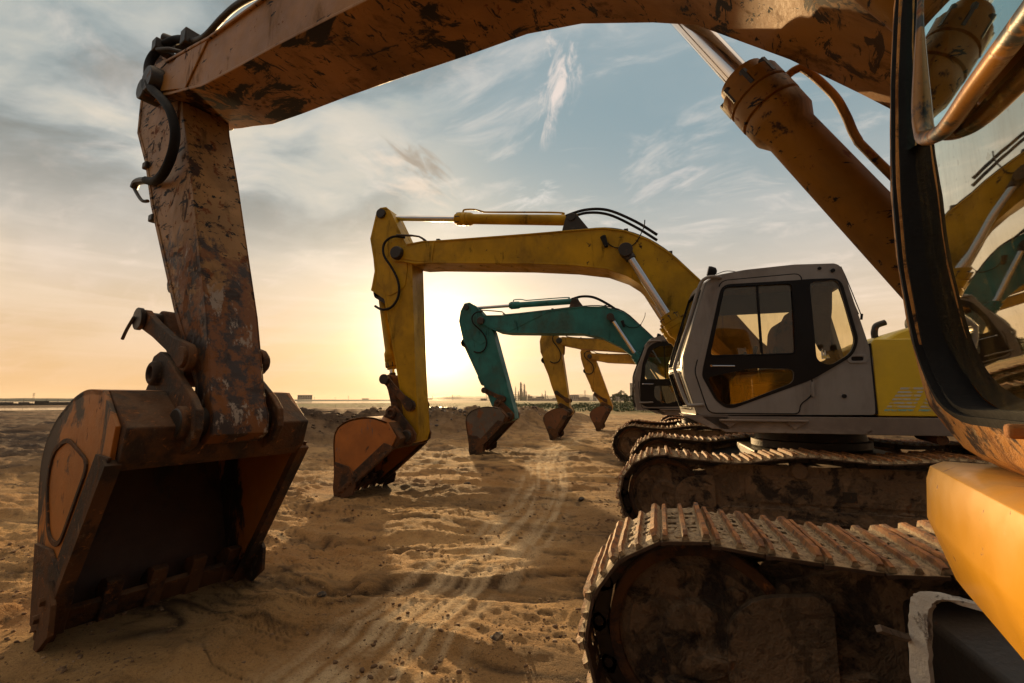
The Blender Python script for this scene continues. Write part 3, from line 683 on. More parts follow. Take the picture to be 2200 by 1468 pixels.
def make_cab(root, rz, D, full=True, near=False):
    out = D['out']; s1, s0 = 1.30, .46
    if near: s0 = .49
    m = M[D['m']]
    r = dict(rotz=rz)
    bm = bmesh.new()
    gl = [rpoly(g, .06, 4) for g in D['g']]
    prism(bm, rpoly(out, .03, 3), s1 - .03, s1, holes=gl)
    # right-hand wall with one wide opening
    fr = max(p[0] for p in out)
    rw = rpoly([(fr - .38, 2.84), (.0, 2.84), (-.14, 2.0), (.1, 1.95), (fr - .14, 1.95), (fr - .12, 2.05)], .06, 4)
    shift = D['bulge']
    outR = [(p[0] + (shift if p[0] > .9 else 0), p[1]) for p in out]
    prism(bm, rpoly(outR, .03, 3), s0, s0 + .03, holes=[rw])
    # roof, back wall, floor swept between the walls, crowned towards the middle
    n = len(out)
    topi = [i for i in range(n) if out[i][1] > 2.8]; topi = [i for i in range(n) if out[i][1] > 2.84]
    roof = [out[i] for i in topi]
    S = np.linspace(s0 + .03, s1 - .03, 8)
    prev = None
    for s in S:
        e = math.sin(PI * (s - s0) / (s1 - s0)); k = shift * (1 - ((s - s0) / (s1 - s0)) ** 2)
        line = [(p[0] + (k if p[0] > .9 else 0), p[1] + .02 * e) for p in roof]
        ring = [bm.verts.new((p[0], s, p[1])) for p in line] + [bm.verts.new((p[0], s, p[1] - .05)) for p in line[::-1]]
        if prev:
            for i in range(len(ring)): bm.faces.new([prev[i], prev[(i + 1) % len(ring)], ring[(i + 1) % len(ring)], ring[i]])
        prev = ring
    # back wall
    bk = [p for p in out if p[0] < 0 and p[1] < 2.95]; bk.sort(key=lambda p: -p[1])
    zs = [p[1] for p in bk]
    def back_a(z):
        q = sorted(bk, key=lambda p: p[1])
        return float(np.interp(z, [p[1] for p in q], [p[0] for p in q]))
    bw = subdiv([(s0 + .03, 1.375), (s1 - .03, 1.375), (s1 - .03, 2.9), (s0 + .03, 2.9)], .3)
    prism(bm, bw, 0, .04, holes=[rpoly([(s0 + .14, 2.0), (s1 - .14, 2.0), (s1 - .16, 2.75), (s0 + .16, 2.75)], .05, 3)], f=lambda s, z, d: (back_a(z) + d, s, z))
    box(bm, -.25, fr - .12, s0 + .03, s1 - .03, 1.375, 1.42)
    cab = link('cab', bm, m, root, .006, **r)
    # front frame: outline in (s,z), mapped onto the curved front
    fp = sorted([p for p in out if p[0] > 1.1], key=lambda p: p[1])
    def fa(z): return float(np.interp(z, [p[1] for p in fp], [p[0] for p in fp]))
    def ff(s, z, d):
        k = shift * (1 - max(0, (s - s0) / (s1 - s0)) ** 2)
        return (fa(z) + k - d, s, z)
    zb = min(p[1] for p in fp); zt = 2.9
    zm = 1.89 if not near else None
    oc = subdiv(rpoly([(s0 - (.012 if near else 0), zb), (s1 - .03, zb), (s1 - .03, zt), (s0 - (.012 if near else 0), zt)], [.14 if near else .05, .05, .05, .05], 8), .12)
    if near:
        holes = [rpoly([(s0 + .016, zb + .082), (s1 - .1, zb + .082), (s1 - .1, zt - .09), (s0 + .016, zt - .09)], [.17, .1, .06, .06], 9)]
    else:
        holes = [rpoly([(s0 + .06, zb + .07), (s1 - .10, zb + .07), (s1 - .10, zm - .03), (s0 + .06, zm - .03)], .04, 3), rpoly([(s0 + .06, zm + .03), (s1 - .10, zm + .03), (s1 - .10, zt - .09), (s0 + .06, zt - .09)], .04, 3)]
    holes = [subdiv(h, .12) for h in holes]
    bm = bmesh.new(); prism(bm, oc, -.004, .035, holes=holes, f=ff)
    link('front_frame', bm, m, cab, .004)
    if near:
        h = holes[0]
        bm = bmesh.new(); prism(bm, h, -.006, .02, holes=[inset(h, .012)], f=ff)
        h2 = inset(h, .012); prism(bm, h2, .004, .045, holes=[inset(h2, .010)], f=ff)
        link('rubber_gasket', bm, M['rubber'], cab, .004)
        g = inset(h, .045)
        # lower pane and upper sash share the opening, split along the sloping rail
        rail = lambda s: float(np.interp(s, [.5, .668, .77, .91, 1.04, 1.3], [2.0, 1.945, 1.907, 1.888, 1.869, 1.83]))
        pane = lambda s, z: .024 + max(-.5, (2.2 - z)) * .014 + (s - s0) * .03
        low = [p for p in g if p[1] < rail(p[0])]; 
        bm = bmesh.new()
        ss = np.linspace(s0 + .034, s1 - .12, 14)
        gmin = lambda s: zb + .10 + (max(0, .17 - (s - s0 - .034)) ** 2) * 4.5
        prev = None
        for s in ss:
            z0 = gmin(s); z1 = rail(s); col = [bm.verts.new(ff(s, z0 + (z1 - z0) * i / 8, pane(s, z0 + (z1 - z0) * i / 8))) for i in range(9)]
            if prev:
                for i in range(8): bm.faces.new([prev[i], prev[i + 1], col[i + 1], col[i]])
            prev = col
        link('lower_windshield', bm, M['wglass'], cab)
        bm = bmesh.new(); prev = None
        for s in ss:
            z0 = rail(s); z1 = zt - .13; col = [bm.verts.new(ff(s, z0 + (z1 - z0) * i / 8, pane(s, z0 + (z1 - z0) * i / 8) - .012)) for i in range(9)]
            if prev:
                for i in range(8): bm.faces.new([prev[i], prev[i + 1], col[i + 1], col[i]])
            prev = col
        link('upper_windshield', bm, M['tglass'], cab)
        bm = bmesh.new()
        tube(bm, [(1.265, .635, 2.80), (1.325, .635, 2.45), (1.357, .635, 2.20), (1.374, .635, 2.07), (1.381, .638, 2.01), (1.383, .645, 1.972), (1.384, .668, 1.945), (1.384, .77, 1.907), (1.385, .91, 1.888), (1.385, 1.04, 1.869), (1.386, 1.19, 1.845)], .0115, 14, 6)
        link('sash_rail', bm, M['rail'], cab)
        bm = bmesh.new()   # wiper motor behind the upper pane
        lathe(bm, (1.10, .60, 2.24), (1.19, .64, 2.20), [(0, .03), (.01, .05), (.07, .055), (.09, .04), (.1, .01)], 20)
        box(bm, 1.10, 1.16, .56, .63, 2.10, 2.24)
        tube(bm, [(1.12, .60, 2.26), (1.1, .68, 2.5), (1.05, .75, 2.85)], .012, 8)
        link('wiper_motor', bm, M['rubber'], cab, .006)
        bm = bmesh.new(); box(bm, 1.375, 1.397, .885, .905, 1.478, 1.494); link('latch', bm, M['rustframe'], cab, .004)
    else:
        for h, nm in zip(holes, ('lower_windshield', 'upper_windshield')):
            bm = bmesh.new(); prism(bm, inset(h, -.012), .014, .02, f=ff); link(nm, bm, M['glass'], cab)
            bm = bmesh.new(); prism(bm, inset(h, -.006), -.008, .012, holes=[inset(h, .018)], f=ff); link('rubber_gasket', bm, M['rubber'], cab)
    # door skin, dark window surround, panes
    bm = bmesh.new(); prism(bm, rpoly(D['door'], .07, 4), s1, s1 + .008, holes=[g for g, q in zip(gl, D['g']) if max(p[0] for p in q) > .9])
    dr = link('door', bm, m, cab, .003)
    bm = bmesh.new(); ol = rpoly(D['door'], .07, 4)
    tube(bm, [(p[0], s1 + .002, p[1]) for p in inset(ol, -.006)] , .006, 6, smooth=False)
    link('door_seal', bm, M['rubber'], dr)
    bm = bmesh.new(); prism(bm, rpoly(D['black'], .10, 5), s1 + .0085, s1 + .0125, holes=gl)
    link('window_surround', bm, M['black'], dr)
    for g in gl:
        bm = bmesh.new(); prism(bm, inset(g, -.01), s1 - .014, s1 - .008); link('window', bm, M['glass'], cab)
    bm = bmesh.new(); tube(bm, [(g_[0], s1 + .012, g_[1]) for g_ in inset(gl[0], .004)] + [(inset(gl[0], .004)[0][0], s1 + .012, inset(gl[0], .004)[0][1])], .008, 6, smooth=False)
    gm = gl[0]; x = sum(p[0] for p in D['g'][0]) / len(D['g'][0]) - .05
    z0 = min(p[1] for p in gm); z1 = max(p[1] for p in gm)
    box(bm, x - .012, x + .012, s1 - .02, s1 + .006, z0, z1); link('window_bar', bm, M['black'], cab)
    # dark shade across the top of the door window, inside
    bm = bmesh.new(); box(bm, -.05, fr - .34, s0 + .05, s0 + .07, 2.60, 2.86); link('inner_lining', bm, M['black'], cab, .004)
    bm = bmesh.new(); box(bm, -.18, fr - .2, s0 + .035, s0 + .05, 1.43, 1.93); box(bm, -.05, .05, s0 + .1, s1 - .1, 1.43, 1.85); link('side_trim', bm, M['rubber'], cab, .004)
    bm = bmesh.new(); cyl(bm, (x + .52, s1 + .02, 1.90), (x + .28, s1 + .02, 1.893), .010, 8); cyl(bm, (x + .52, s1, 1.90), (x + .52, s1 + .03, 1.90), .014, 10); link('door_handle', bm, M['chrome'], dr)
    bm = bmesh.new(); box(bm, .262, .296, s1, s1 + .022, 1.56, 1.70); cyl(bm, (.28, s1 + .02, 1.55), (.28, s1 + .02, 1.71), .012, 8); link('hinge', bm, m, dr, .003)
    bm = bmesh.new(); prism(bm, rpoly([(-.23, 1.90), (-.06, 1.90), (-.06, 1.99), (-.23, 1.99)], .03, 3), s1, s1 + .012, holes=[rpoly([(-.20, 1.922), (-.09, 1.922), (-.09, 1.968), (-.20, 1.968)], .02, 3)]); link('latch_pull', bm, m, cab, .003)
    bm = bmesh.new(); prism(bm, rpoly([(-.198, 1.924), (-.092, 1.924), (-.092, 1.966), (-.198, 1.966)], .02, 3), s1 + .001, s1 + .004); link('latch_recess', bm, M['black'], cab)
    bm = bmesh.new(); cyl(bm, (.0, s1, 2.895), (.0, s1 + .02, 2.895), .02, 12); cyl(bm, (.0, s1, 1.56), (.0, s1 + .01, 1.56), .022, 12); cyl(bm, (.12, s1, 2.93), (.12, s1 + .012, 2.93), .018, 12); link('bolt', bm, M['rubber'], cab)
    if not near:
        o1 = 1 if D is CAB_A else 1.09
        bm = bmesh.new(); tube(bm, [(1.10, 1.29, 2.905), (1.14, 1.34, 2.91), (1.25 * o1, 1.31, 2.914), (1.33 * o1, 1.27, 2.82), (1.47 * o1, 1.25, 2.39), (1.62 * o1, 1.24, 1.96), (1.63 * o1, 1.24, 1.84), (1.53 * o1, 1.27, 1.50), (1.47 * o1, 1.33, 1.462), (1.38, 1.33, 1.468), (1.36, 1.29, 1.468)], .020, 12)
        link('handrail', bm, m, cab)
        bm = bmesh.new(); cyl(bm, (1.13, .95, 2.93), (1.13, .95, 3.04), .015, 8); lathe(bm, (1.09, .95, 3.07), (1.19, .95, 3.09), [(0, .02), (.02, .05), (.07, .062), (.1, .06)], 16); tube(bm, [(1.1, .95, 3.04), (.98, 1.0, 3.06), (.8, 1.05, 3.0)], .005, 6)
        wl = link('work_lamp', bm, M['rubber'], cab, .003)
        bm = bmesh.new(); cyl(bm, (1.189, .95, 3.0895), (1.196, .95, 3.091), .055, 16); link('lens', bm, M['lamp'], wl)
        bm = bmesh.new(); tube(bm, [(-.10, 1.24, 2.95), (-.14, 1.25, 2.80), (-.24, 1.25, 2.40)], .005, 6); tube(bm, [(-.08, 1.2, 2.95), (-.12, 1.22, 2.80), (-.22, 1.24, 2.42)], .004, 6); cyl(bm, (-.235, 1.25, 2.36), (-.245, 1.25, 2.42), .012, 8); link('aerial', bm, M['rubber'], cab)
        bm = bmesh.new()
        n0_ = len(bm.verts)
        box(bm, .12, .62, .62, 1.10, 1.70, 1.84); prism(bm, rpoly([(.10, 1.80), (.26, 1.80), (.20, 2.34), (.14, 2.44), (-.02, 2.42), (-.04, 2.2)], .05, 3), .64, 1.08); prism(bm, rpoly([(.10, 2.40), (.02, 2.56), (-.08, 2.56), (-.10, 2.36)], .04, 3), .74, .98)
        box(bm, .15, .55, .70, 1.02, 1.42, 1.70)
        bmesh.ops.translate(bm, verts=bm.verts[:], vec=(.30, -.10, 0))
        link('operator_seat', bm, M['seat'], cab, .03)
        bm = bmesh.new(); box(bm, .35, .75, .46, .60, 1.42, 1.95); box(bm, .35, .75, 1.12, 1.22, 1.72, 1.95); tube(bm, [(.7, 1.17, 1.95), (.78, 1.17, 2.0), (.76, 1.17, 2.12)], .02, 8); tube(bm, [(.7, .53, 1.95), (.78, .53, 2.0), (.76, .53, 2.12)], .02, 8); box(bm, 1.0, 1.08, .7, .76, 1.42, 1.9); box(bm, .96, 1.0, .62, .84, 1.5, 1.55)
        tube(bm, [(1.05, .78, 1.45), (1.0, .80, 1.7), (.92, .8, 1.88)], .015, 8); tube(bm, [(1.05, .66, 1.45), (1.0, .64, 1.7), (.92, .64, 1.88)], .015, 8)
        link('control_console', bm, M['rubber'], cab, .015)
        bm = bmesh.new()
        pts = []
        prof = [(-.02, 2.76), (.17, 2.78), (.20, 2.5), (.19, 2.2), (.13, 2.04), (.05, 2.02), (.03, 2.3), (-.0, 2.5)]
        prism(bm, rpoly(prof, .04, 3), 1.12, 1.2); link('curtain', bm, M['cloth'], cab, .02)
        bm = bmesh.new(); prism(bm, [(.09, 1.96), (.17, 1.95), (.17, 2.03), (.155, 2.06), (.15, 1.99), (.14, 2.04), (.13, 2.04), (.125, 1.98), (.11, 2.0)], s1 - .006, s1 - .004); link('torn_sticker', bm, M['white'], cab)
    return cab

def excavator(idx, loc, slew, cfg):
    root = empty('excavator', loc, PI, cfg['label'], 'excavator', 'excavators parked in a row')
    rz = -R(slew)
    mud = cfg.get('mud', M['mud'])
    # undercarriage
    bm = bmesh.new()
    box(bm, -.75, .75, -.62, .62, .48, .92)
    for sx in (-1, 1):
        prism(bm, [(sx * .35, .5), (sx * .35, .88), (sx * 1.05, .74), (sx * 1.05, .46)], -1.2, 1.2)
    link('car_body', bm, M['grease'], root, .02)
    bm = bmesh.new(); lathe(bm, (0, 0, .90), (0, 0, 1.18), [(0, .62), (.04, .66), (.12, .66), (.13, .62), (.2, .60), (.28, .60)], 40)
    link('slew_ring', bm, M['grease'], root)
    make_track(root, 1.28, 1, mud, cfg.get('singleL', False), cfg.get('gear', True)); make_track(root, -1.28, -1, mud, cfg.get('singleR', False), cfg.get('gear', True))
    # deck
    bm = bmesh.new()
    dk = [(1.40, 1.345), (1.14, 1.17), (-2.2, 1.17), (-2.2, 1.345)] if idx != 1 else [(.80, 1.36), (.76, 1.14), (-2.2, 1.17), (-2.2, 1.36)]
    prism(bm, dk, -1.30, 1.30)
    if idx != 1:
        prism(bm, [(1.585, 1.352), (1.56, 1.34), (1.28, 1.205), (1.10, 1.195), (1.10, 1.352)], .44, 1.30)
        prism(bm, [(1.2, 1.312), (.35, 1.312), (.35, 1.29), (1.2, 1.29)], 1.3, 1.36); prism(bm, [(.56, 1.29), (.35, 1.29), (.48, 1.21)], 1.3, 1.33); prism(bm, [(1.2, 1.29), (1.0, 1.29), (1.1, 1.22)], 1.3, 1.33)
    dko = link('deck_frame', bm, M['deck'] if idx != 1 else M['grease'], root, .012, rotz=rz)
    bm = bmesh.new(); tube(bm, [(-.78, .9, 1.16), (-.8, 1.15, 1.14), (-.8, 1.27, 1.13)], .05, 12); link('tailpipe', bm, M['rust'], dko)
    if idx == 1:
        # glossy front valance under the cab
        bm = bmesh.new(); box(bm, .7, 1.30, .50, 1.29, 1.20, 1.385); link('cab_floor', bm, M['grease'], dko, .006)
        bm = bmesh.new()
        prof = [(1.20, 1.405), (1.372, 1.408), (1.392, 1.398), (1.399, 1.375), (1.404, 1.305), (1.400, 1.290), (1.374, 1.20), (1.36, 1.186), (1.20, 1.18)]
        SS = [.425, .430, .442, .458, .50, .6, .7, .9, 1.1, 1.25, 1.29, 1.30]; INS = [.034, .018, .005, .001, 0, 0, 0, 0, 0, 0, .01, .03]
        prev = None
        for s, i_ in zip(SS, INS):
            ring = [bm.verts.new((p[0] - i_ * (1 if p[0] > 1.2 else 0), s, p[1] - (i_ * .6 if p[1] > 1.3 else 0) + (i_ * .6 if p[1] < 1.1 else 0))) for p in prof]
            if prev:
                for q in range(len(ring)): bm.faces.new([prev[q], prev[(q + 1) % len(ring)], ring[(q + 1) % len(ring)], ring[q]])
            else: bm.faces.new(ring)
            prev = ring
        bm.faces.new(prev)
        link('front_valance', bm, M['bumper'], dko, .008, seg=3)
        bm = bmesh.new()
        path = [(1.26, .20, 1.075), (1.325, .17, 1.075), (1.36, .14, 1.066), (1.378, .125, 1.04), (1.385, .12, .99), (1.39, .115, .9), (1.392, .11, .78), (1.392, .10, .60)]
        P = catmull(path, 6); prev = None; rnd = random.Random(4)
        for i, p in enumerate(P):
            t = (P[min(i + 1, len(P) - 1)] - P[max(0, i - 1)]).normalized(); side = Vector((-.62, .78, 0)).normalized(); nn = t.cross(side).normalized()
            wv = .024 + rnd.uniform(-.002, .002)
            ring = [bm.verts.new(p + side * a * wv + nn * (b * .006 + rnd.uniform(-.001, .001))) for a, b in ((-1, -1), (1, -1), (1, 1), (-1, 1))]
            if prev:
                for q in range(4): bm.faces.new([prev[q], prev[(q + 1) % 4], ring[(q + 1) % 4], ring[q]])
            else: bm.faces.new(ring)
            prev = ring
        bm.faces.new(prev); link('step_strap', bm, M['peel'], dko, .003)
        bm = bmesh.new(); tube(bm, [(1.47, .18, .985), (1.42, .12, .955), (1.36, .02, .92)], .010, 4, 2); link('timber_batten', bm, M['wood'], dko)
    # engine housing, counterweight, tank
    hm = cfg['house']
    bm = bmesh.new()
    prism(bm, rpoly([(-.285, 1.36), (-.285, 2.10), (-.31, 2.145), (-2.1, 2.10), (-2.1, 1.36)], [.01, .05, .03, .05, .01], 4), .30, 1.29)
    ho = link('engine_housing', bm, hm, root, .02, rotz=rz)
    bm = bmesh.new(); prism(bm, rpoly([(-.6, 2.1), (-.95, 2.34), (-1.45, 2.50), (-2.2, 2.48), (-2.2, 1.36), (-.6, 1.36)], .06, 4), -1.25, .295); link('engine_hood', bm, hm, ho, .03)
    bm = bmesh.new(); prism(bm, rpoly([(.75, 1.36), (.75, 1.9), (.6, 1.98), (-.58, 1.98), (-.58, 1.36)], .05, 4), -1.28, -.42); link('fuel_tank', bm, hm, ho, .02)
    bm = bmesh.new()
    cw = [(-2.12, -1.3), (-2.12, 1.3), (-2.5, 1.22), (-2.75, .8), (-2.82, 0), (-2.75, -.8), (-2.5, -1.22)]
    prism(bm, rpoly(cw, .15, 4), 1.2, 2.2, f=lambda a, z, s: (a, z, s)); link('counterweight', bm, hm, ho, .06)
    bm = bmesh.new(); tube(bm, [(-.95, -.3, 2.34), (-.95, -.3, 2.42), (-.98, -.3, 2.50), (-1.08, -.3, 2.54)], .04, 12); link('exhaust_stack', bm, M['grease'], ho)
    bm = bmesh.new(); lathe(bm, (-1.36, -.25, 2.50), (-1.30, -.25, 2.50), [(0, .04), (.02, .08), (.06, .075)], 16); cyl(bm, (-1.36, -.25, 2.42), (-1.36, -.25, 2.5), .02, 8); link('work_lamp', bm, M['rubber'], ho)
    if idx == 2:
        bm = bmesh.new()
        for q in range(7):
            z = 1.41 + q * .036; t = (z - 1.41) / .235
            for a0, a1 in ((-.335 - .165 * t, -.575 - .12 * t), (-.62 - .12 * t, -.98 - .1 * t), ):
                prism(bm, [(a0, z), (a1, z), (a1 - .012, z + .019), (a0 - .012, z + .019)], 1.291, 1.2925, mi=1 if q == 0 else 0)
        link('decal_stripes', bm, [M['white'], M['cyandecal']], ho, smooth=False)
        bm = bmesh.new(); tube(bm, [(-.27, 1.292, p) for p in (1.38, 1.7, 2.1)], .012, 6); link('rubber_seal', bm, M['rubber'], ho)
    if cfg.get('cab'): make_cab(root, rz, cfg['cab'], near=(idx == 1))
    # boom foot brackets
    bm = bmesh.new()
    F = cfg['F']
    for s in (-1, 1): prism(bm, rpoly([(.75, 1.34), (F[0] + .2, F[1] + .05), (F[0], F[1] + .18), (F[0] - .2, F[1]), (-.3, 1.34)], .08, 3), s * .29, s * .33)
    cyl(bm, (F[0], -.36, F[1]), (F[0], .36, F[1]), .09, 16)
    link('boom_bracket', bm, hm if idx != 1 else M['tan'], root, .008, rotz=rz)
    bo, top, bot = make_boom(root, rz, cfg['boomD'], cfg['boom'], cfg['E'], F, 2, cfg.get('lamp', True))
    bt, bb = cfg['bc']
    for s in (-1, 1): cylinder(root, rz, 'boom_cylinder', (bt[0] - (cfg.get('nsh', 0) if s > 0 else 0), bt[1]), (bb[0] - (cfg.get('nsh', 0) if s > 0 else 0), bb[1]), s * cfg.get('bcs', .345), cfg.get('cylm', cfg['boom']), cfg.get('bextn', .42) if s > 0 else cfg.get('bext', .42), cfg.get('bcr', .10), eye=.09)
    bm = bmesh.new(); cyl(bm, (bt[0], -.44, bt[1]), (bt[0], .44, bt[1]), .075, 16); cyl(bm, (bt[0], .40, bt[1]), (bt[0], .45, bt[1]), .10, 16); link('pin', bm, M['grease'], bo, .004)
    ao, f = make_arm(root, rz, cfg.get('armm', cfg['boom']), cfg['E'], cfg['B'], cfg.get('topk', 1.), prof=cfg.get('armprof'), hose=cfg.get('hose', True), w=cfg.get('armw', .19))
    if cfg.get('armcyl'):
        T, Bs = cfg['armcyl']
        cylinder(root, rz, 'arm_cylinder', T, Bs, 0, cfg['boom'], cfg.get('aext', .40), .085, eye=.09)
        bm = bmesh.new(); cyl(bm, (T[0], -.24, T[1]), (T[0], .24, T[1]), .085, 18); link('pin', bm, M['grease'], ao, .004)
        bm = bmesh.new()
        for s in (-1, 1): prism(bm, rpoly([(Bs[0] + .16, Bs[1] - .22), (Bs[0] + .08, Bs[1] + .04), (Bs[0] - .06, Bs[1] + .07), (Bs[0] - .28, Bs[1] - .24)], .05, 3), s * .10, s * .13)
        cyl(bm, (Bs[0], -.15, Bs[1]), (Bs[0], .15, Bs[1]), .06, 14)
        link('cylinder_bracket', bm, M['grease'], bo, .004)
        bm = bmesh.new()
        for s in (-.06, .06): tube(bm, [(Bs[0] + .1, s, Bs[1] + .06), (Bs[0] - .2, s, Bs[1] + .12), (Bs[0] - .55, s * 1.5, Bs[1] + .06), (Bs[0] - .95, s * 2, Bs[1] - .18), (Bs[0] - 1.25, s * 2, Bs[1] - .42)], .022, 8)
        link('hose', bm, M['rubber'], bo)
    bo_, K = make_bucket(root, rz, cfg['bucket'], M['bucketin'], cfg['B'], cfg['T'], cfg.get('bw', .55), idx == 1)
    make_links(root, rz, cfg['H'], cfg['I'], K)
    if cfg.get('bcyl'):
        p = cfg['bcyl']; cylinder(root, rz, 'bucket_cylinder', cfg['H'], p, 0, cfg['boom'], cfg.get('cext', .12), .075, eye=.075)
        bm = bmesh.new(); cyl(bm, (p[0], -.14, p[1]), (p[0], .14, p[1]), .09, 16)
        for s in (-1, 1): prism(bm, rpoly([(p[0] + .07, p[1] + .08), (p[0] + .08, p[1] - .08), (p[0] - .3, p[1] - .3), (p[0] - .3, p[1] + .3)], .05, 3), s * .10, s * .14)
        link('cylinder_bracket', bm, M['grease'], ao, .004)
    return root

def P2(a, z): return T2((a, z))
MA = M
ARM1 = [(6.26, 4.60), (6.43, 4.60), (6.53, 4.50), (6.56, 4.22), (6.55, 3.94), (6.28, 3.56), (6.062, 3.125), (5.432, 2.173), (5.0, 1.62), (4.98, 1.40), (4.93, 1.27), (4.82, 1.24), (4.72, 1.30), (4.72, 1.42), (4.771, 1.502), (4.953, 2.122), (5.127, 2.571), (5.394, 3.267), (5.612, 3.78), (5.72, 4.18), (5.9, 4.42)]
E1 = excavator(1, (1.95, 1.15, 0), 15.1, dict(label='weathered orange excavator in the foreground, its boom arching over the whole view', boomD=BOOM_B, boom=M['tan'], house=M['bumper'], cab=CAB_B,
    E=(5.93, 4.13), F=(.27, 1.93), B=(4.87, 1.38), T=(5.86, -.12), H=(5.72, 2.12), I=(5.00, 1.80), bc=((2.165, 3.68), (.915, 1.38)), bcs=.36, nsh=.20, bcr=.088, bext=.365, bextn=.22, bucket=M['bucket'], bw=.60,
    armprof=ARM1, armm=M['tanarm'], cylm=M['ambercyl'], armw=.17, hose=False, lamp=False, singleR=True))
E2 = excavator(2, (1.87, 6.85, 0), 0, dict(label='yellow excavator with a grey cab, second in the row, before the sunset', boomD=BOOM_A, boom=M['yellow'], house=M['yhouse'], cab=CAB_A,
    E=BOOM_A['E'], F=BOOM_A['F'], B=P2(5.84, .923), T=(6.795, -.05), H=P2(6.327, 1.879), I=P2(5.83, 1.425), bc=(P2(2.2, 3.73), (.95, 1.38)), bucket=M['bucket'], bw=.55,
    armcyl=(P2(6.56, 4.93), P2(3.05, 4.46)), bcyl=P2(6.62, 3.469), singleL=True, singleR=True))
E3 = excavator(3, (1.3, 12.6, 0), 0, dict(label='teal excavator, third in the row, with turquoise boom and arm and a dark cab', boomD=BOOM_C, boom=M['teal'], house=M['yhouse'], cab=CAB_C,
    E=(6.1, 3.83), F=(.25, 1.93), B=(5.22, 1.08), T=(6.28, -.04), H=(5.98, 1.80), I=(5.42, 1.55), bc=((2.35, 3.72), (.95, 1.38)), bucket=M['bucketgrey'], bw=.55,
    armcyl=((6.60, 4.28), (3.35, 4.30)), armprof=[(6.50, 4.42), (6.66, 4.40), (6.78, 4.18), (6.83, 3.87), (6.74, 3.5), (6.68, 3.27), (6.5, 3.0), (6.04, 1.99), (5.72, 1.25), (5.40, .98), (5.22, .93), (5.08, 1.0), (5.10, 1.2), (5.75, 3.5), (5.98, 3.95), (6.3, 4.3)], bcyl=(6.70, 3.22), singleL=True, hose=True))
E4 = excavator(4, (2.4, 17.8, 0), 0, dict(label='amber excavator with its lowered arm, fourth in the row behind the teal boom', boomD=BOOM_B, boom=M['amber'], house=M['yhouse'], cab=CAB_C,
    E=(5.92, 3.84), F=(.25, 1.80), B=(5.55, 1.08), T=(6.22, -.04), H=(6.05, 1.80), I=(5.62, 1.50), bc=((2.35, 3.42), (.95, 1.38)), bucket=M['bucketbrown'], bw=.55, armprof=[(6.2, 4.26), (6.42, 4.27), (6.62, 4.18), (6.72, 3.86), (6.69, 3.42), (6.57, 3.13), (6.26, 2.08), (6.0, 1.35), (5.75, 1.0), (5.6, .93), (5.46, .98), (5.45, 1.12), (5.56, 1.27), (5.86, 3.5), (5.94, 3.9), (6.05, 4.18)], bcyl=(6.60, 3.1), lamp=False))
E5 = excavator(5, (3.0, 23.4, 0), 0, dict(label='amber excavator farthest away, fifth and last in the row', boomD=BOOM_B, boom=M['amber'], house=M['yhouse'], cab=CAB_C,
    E=(6.08, 3.72), F=(.25, 1.80), B=(5.15, 1.12), T=(5.75, -.04), H=(5.85, 1.80), I=(5.35, 1.50), bc=((2.35, 3.32), (.95, 1.38)), bucket=M['bucketbrown'], bw=.55, armprof=[(6.3, 4.16), (6.49, 4.15), (6.56, 3.95), (6.53, 3.6), (6.42, 3.2), (5.89, 2.0), (5.6, 1.3), (5.35, 1.02), (5.2, .97), (5.05, 1.02), (5.02, 1.24), (5.74, 3.4), (5.92, 3.8), (6.17, 4.12)], bcyl=(6.36, 3.0), lamp=False))

# hoses and loose fittings on the foreground machine
def child(o, name):
    return [c for c in o.children if c.name.split('.')[0] == name][0]
boom1 = child(E1, 'boom'); arm1 = child(E1, 'arm')
bm = bmesh.new()
tube(bm, [(3.6, .12, 4.22), (4.45, .14, 4.34), (4.88, .15, 4.42), (5.14, .15, 4.43), (5.42, .16, 4.38), (5.68, .17, 4.46)], .024, 10)
link('hydraulic_pipe', bm, M['grease'], boom1)
bm = bmesh.new()
tube(bm, [(5.66, .17, 4.46), (5.82, .2, 4.52), (5.98, .24, 4.50), (6.06, .28, 4.40), (6.03, .30, 4.25), (5.9, .31, 4.05), (5.66, .31, 3.86), (5.5, .30, 3.70), (5.43, .28, 3.52), (5.5, .26, 3.38), (5.68, .24, 3.28), (5.9, .22, 3.28), (6.14, .2, 3.36)], .034, 10)
link('hose', bm, M['rubber'], boom1)
bm = bmesh.new()
tube(bm, [(5.7, .05, 4.40), (5.9, .14, 4.44), (6.0, .2, 4.3), (5.94, .25, 4.1), (5.74, .26, 3.88), (5.6, .25, 3.72), (5.54, .24, 3.55), (5.62, .22, 3.42)], .03, 10)
link('hose', bm, M['rubber'], boom1)
for q in ((5.60, 5.70, .10, .22, 4.40, 4.53), (5.94, 6.03, .16, .3, 4.44, 4.54)):
    bm = bmesh.new(); box(bm, *q); link('pipe_clamp', bm, M['grease'], boom1, .01)
bm = bmesh.new(); cyl(bm, (5.95, .05, 4.60), (6.1, .2, 4.66), .05, 10); link('hose_fitting', bm, M['grease'], boom1, .01)
bm = bmesh.new(); cyl(bm, (6.04, .2, 4.08), (6.04, .34, 4.08), .09, 12); link('pin_cap', bm, M['grease'], boom1, .01)
bm = bmesh.new(); tube(bm, [(6.14, .2, 3.36), (6.34, .2, 3.40), (6.40, .2, 3.36)], .03, 8); tube(bm, [(6.40, .2, 3.36), (6.2, .2, 3.20), (6.12, .18, 3.18)], .014, 8)
link('pipe_bracket', bm, M['grease'], arm1)
for q in ((6.2, 6.28, .1, .2, 3.5, 3.56), (5.98, 6.06, .1, .19, 2.98, 3.04)):
    bm = bmesh.new(); box(bm, *q); link('lug', bm, M['grease'], arm1, .01)
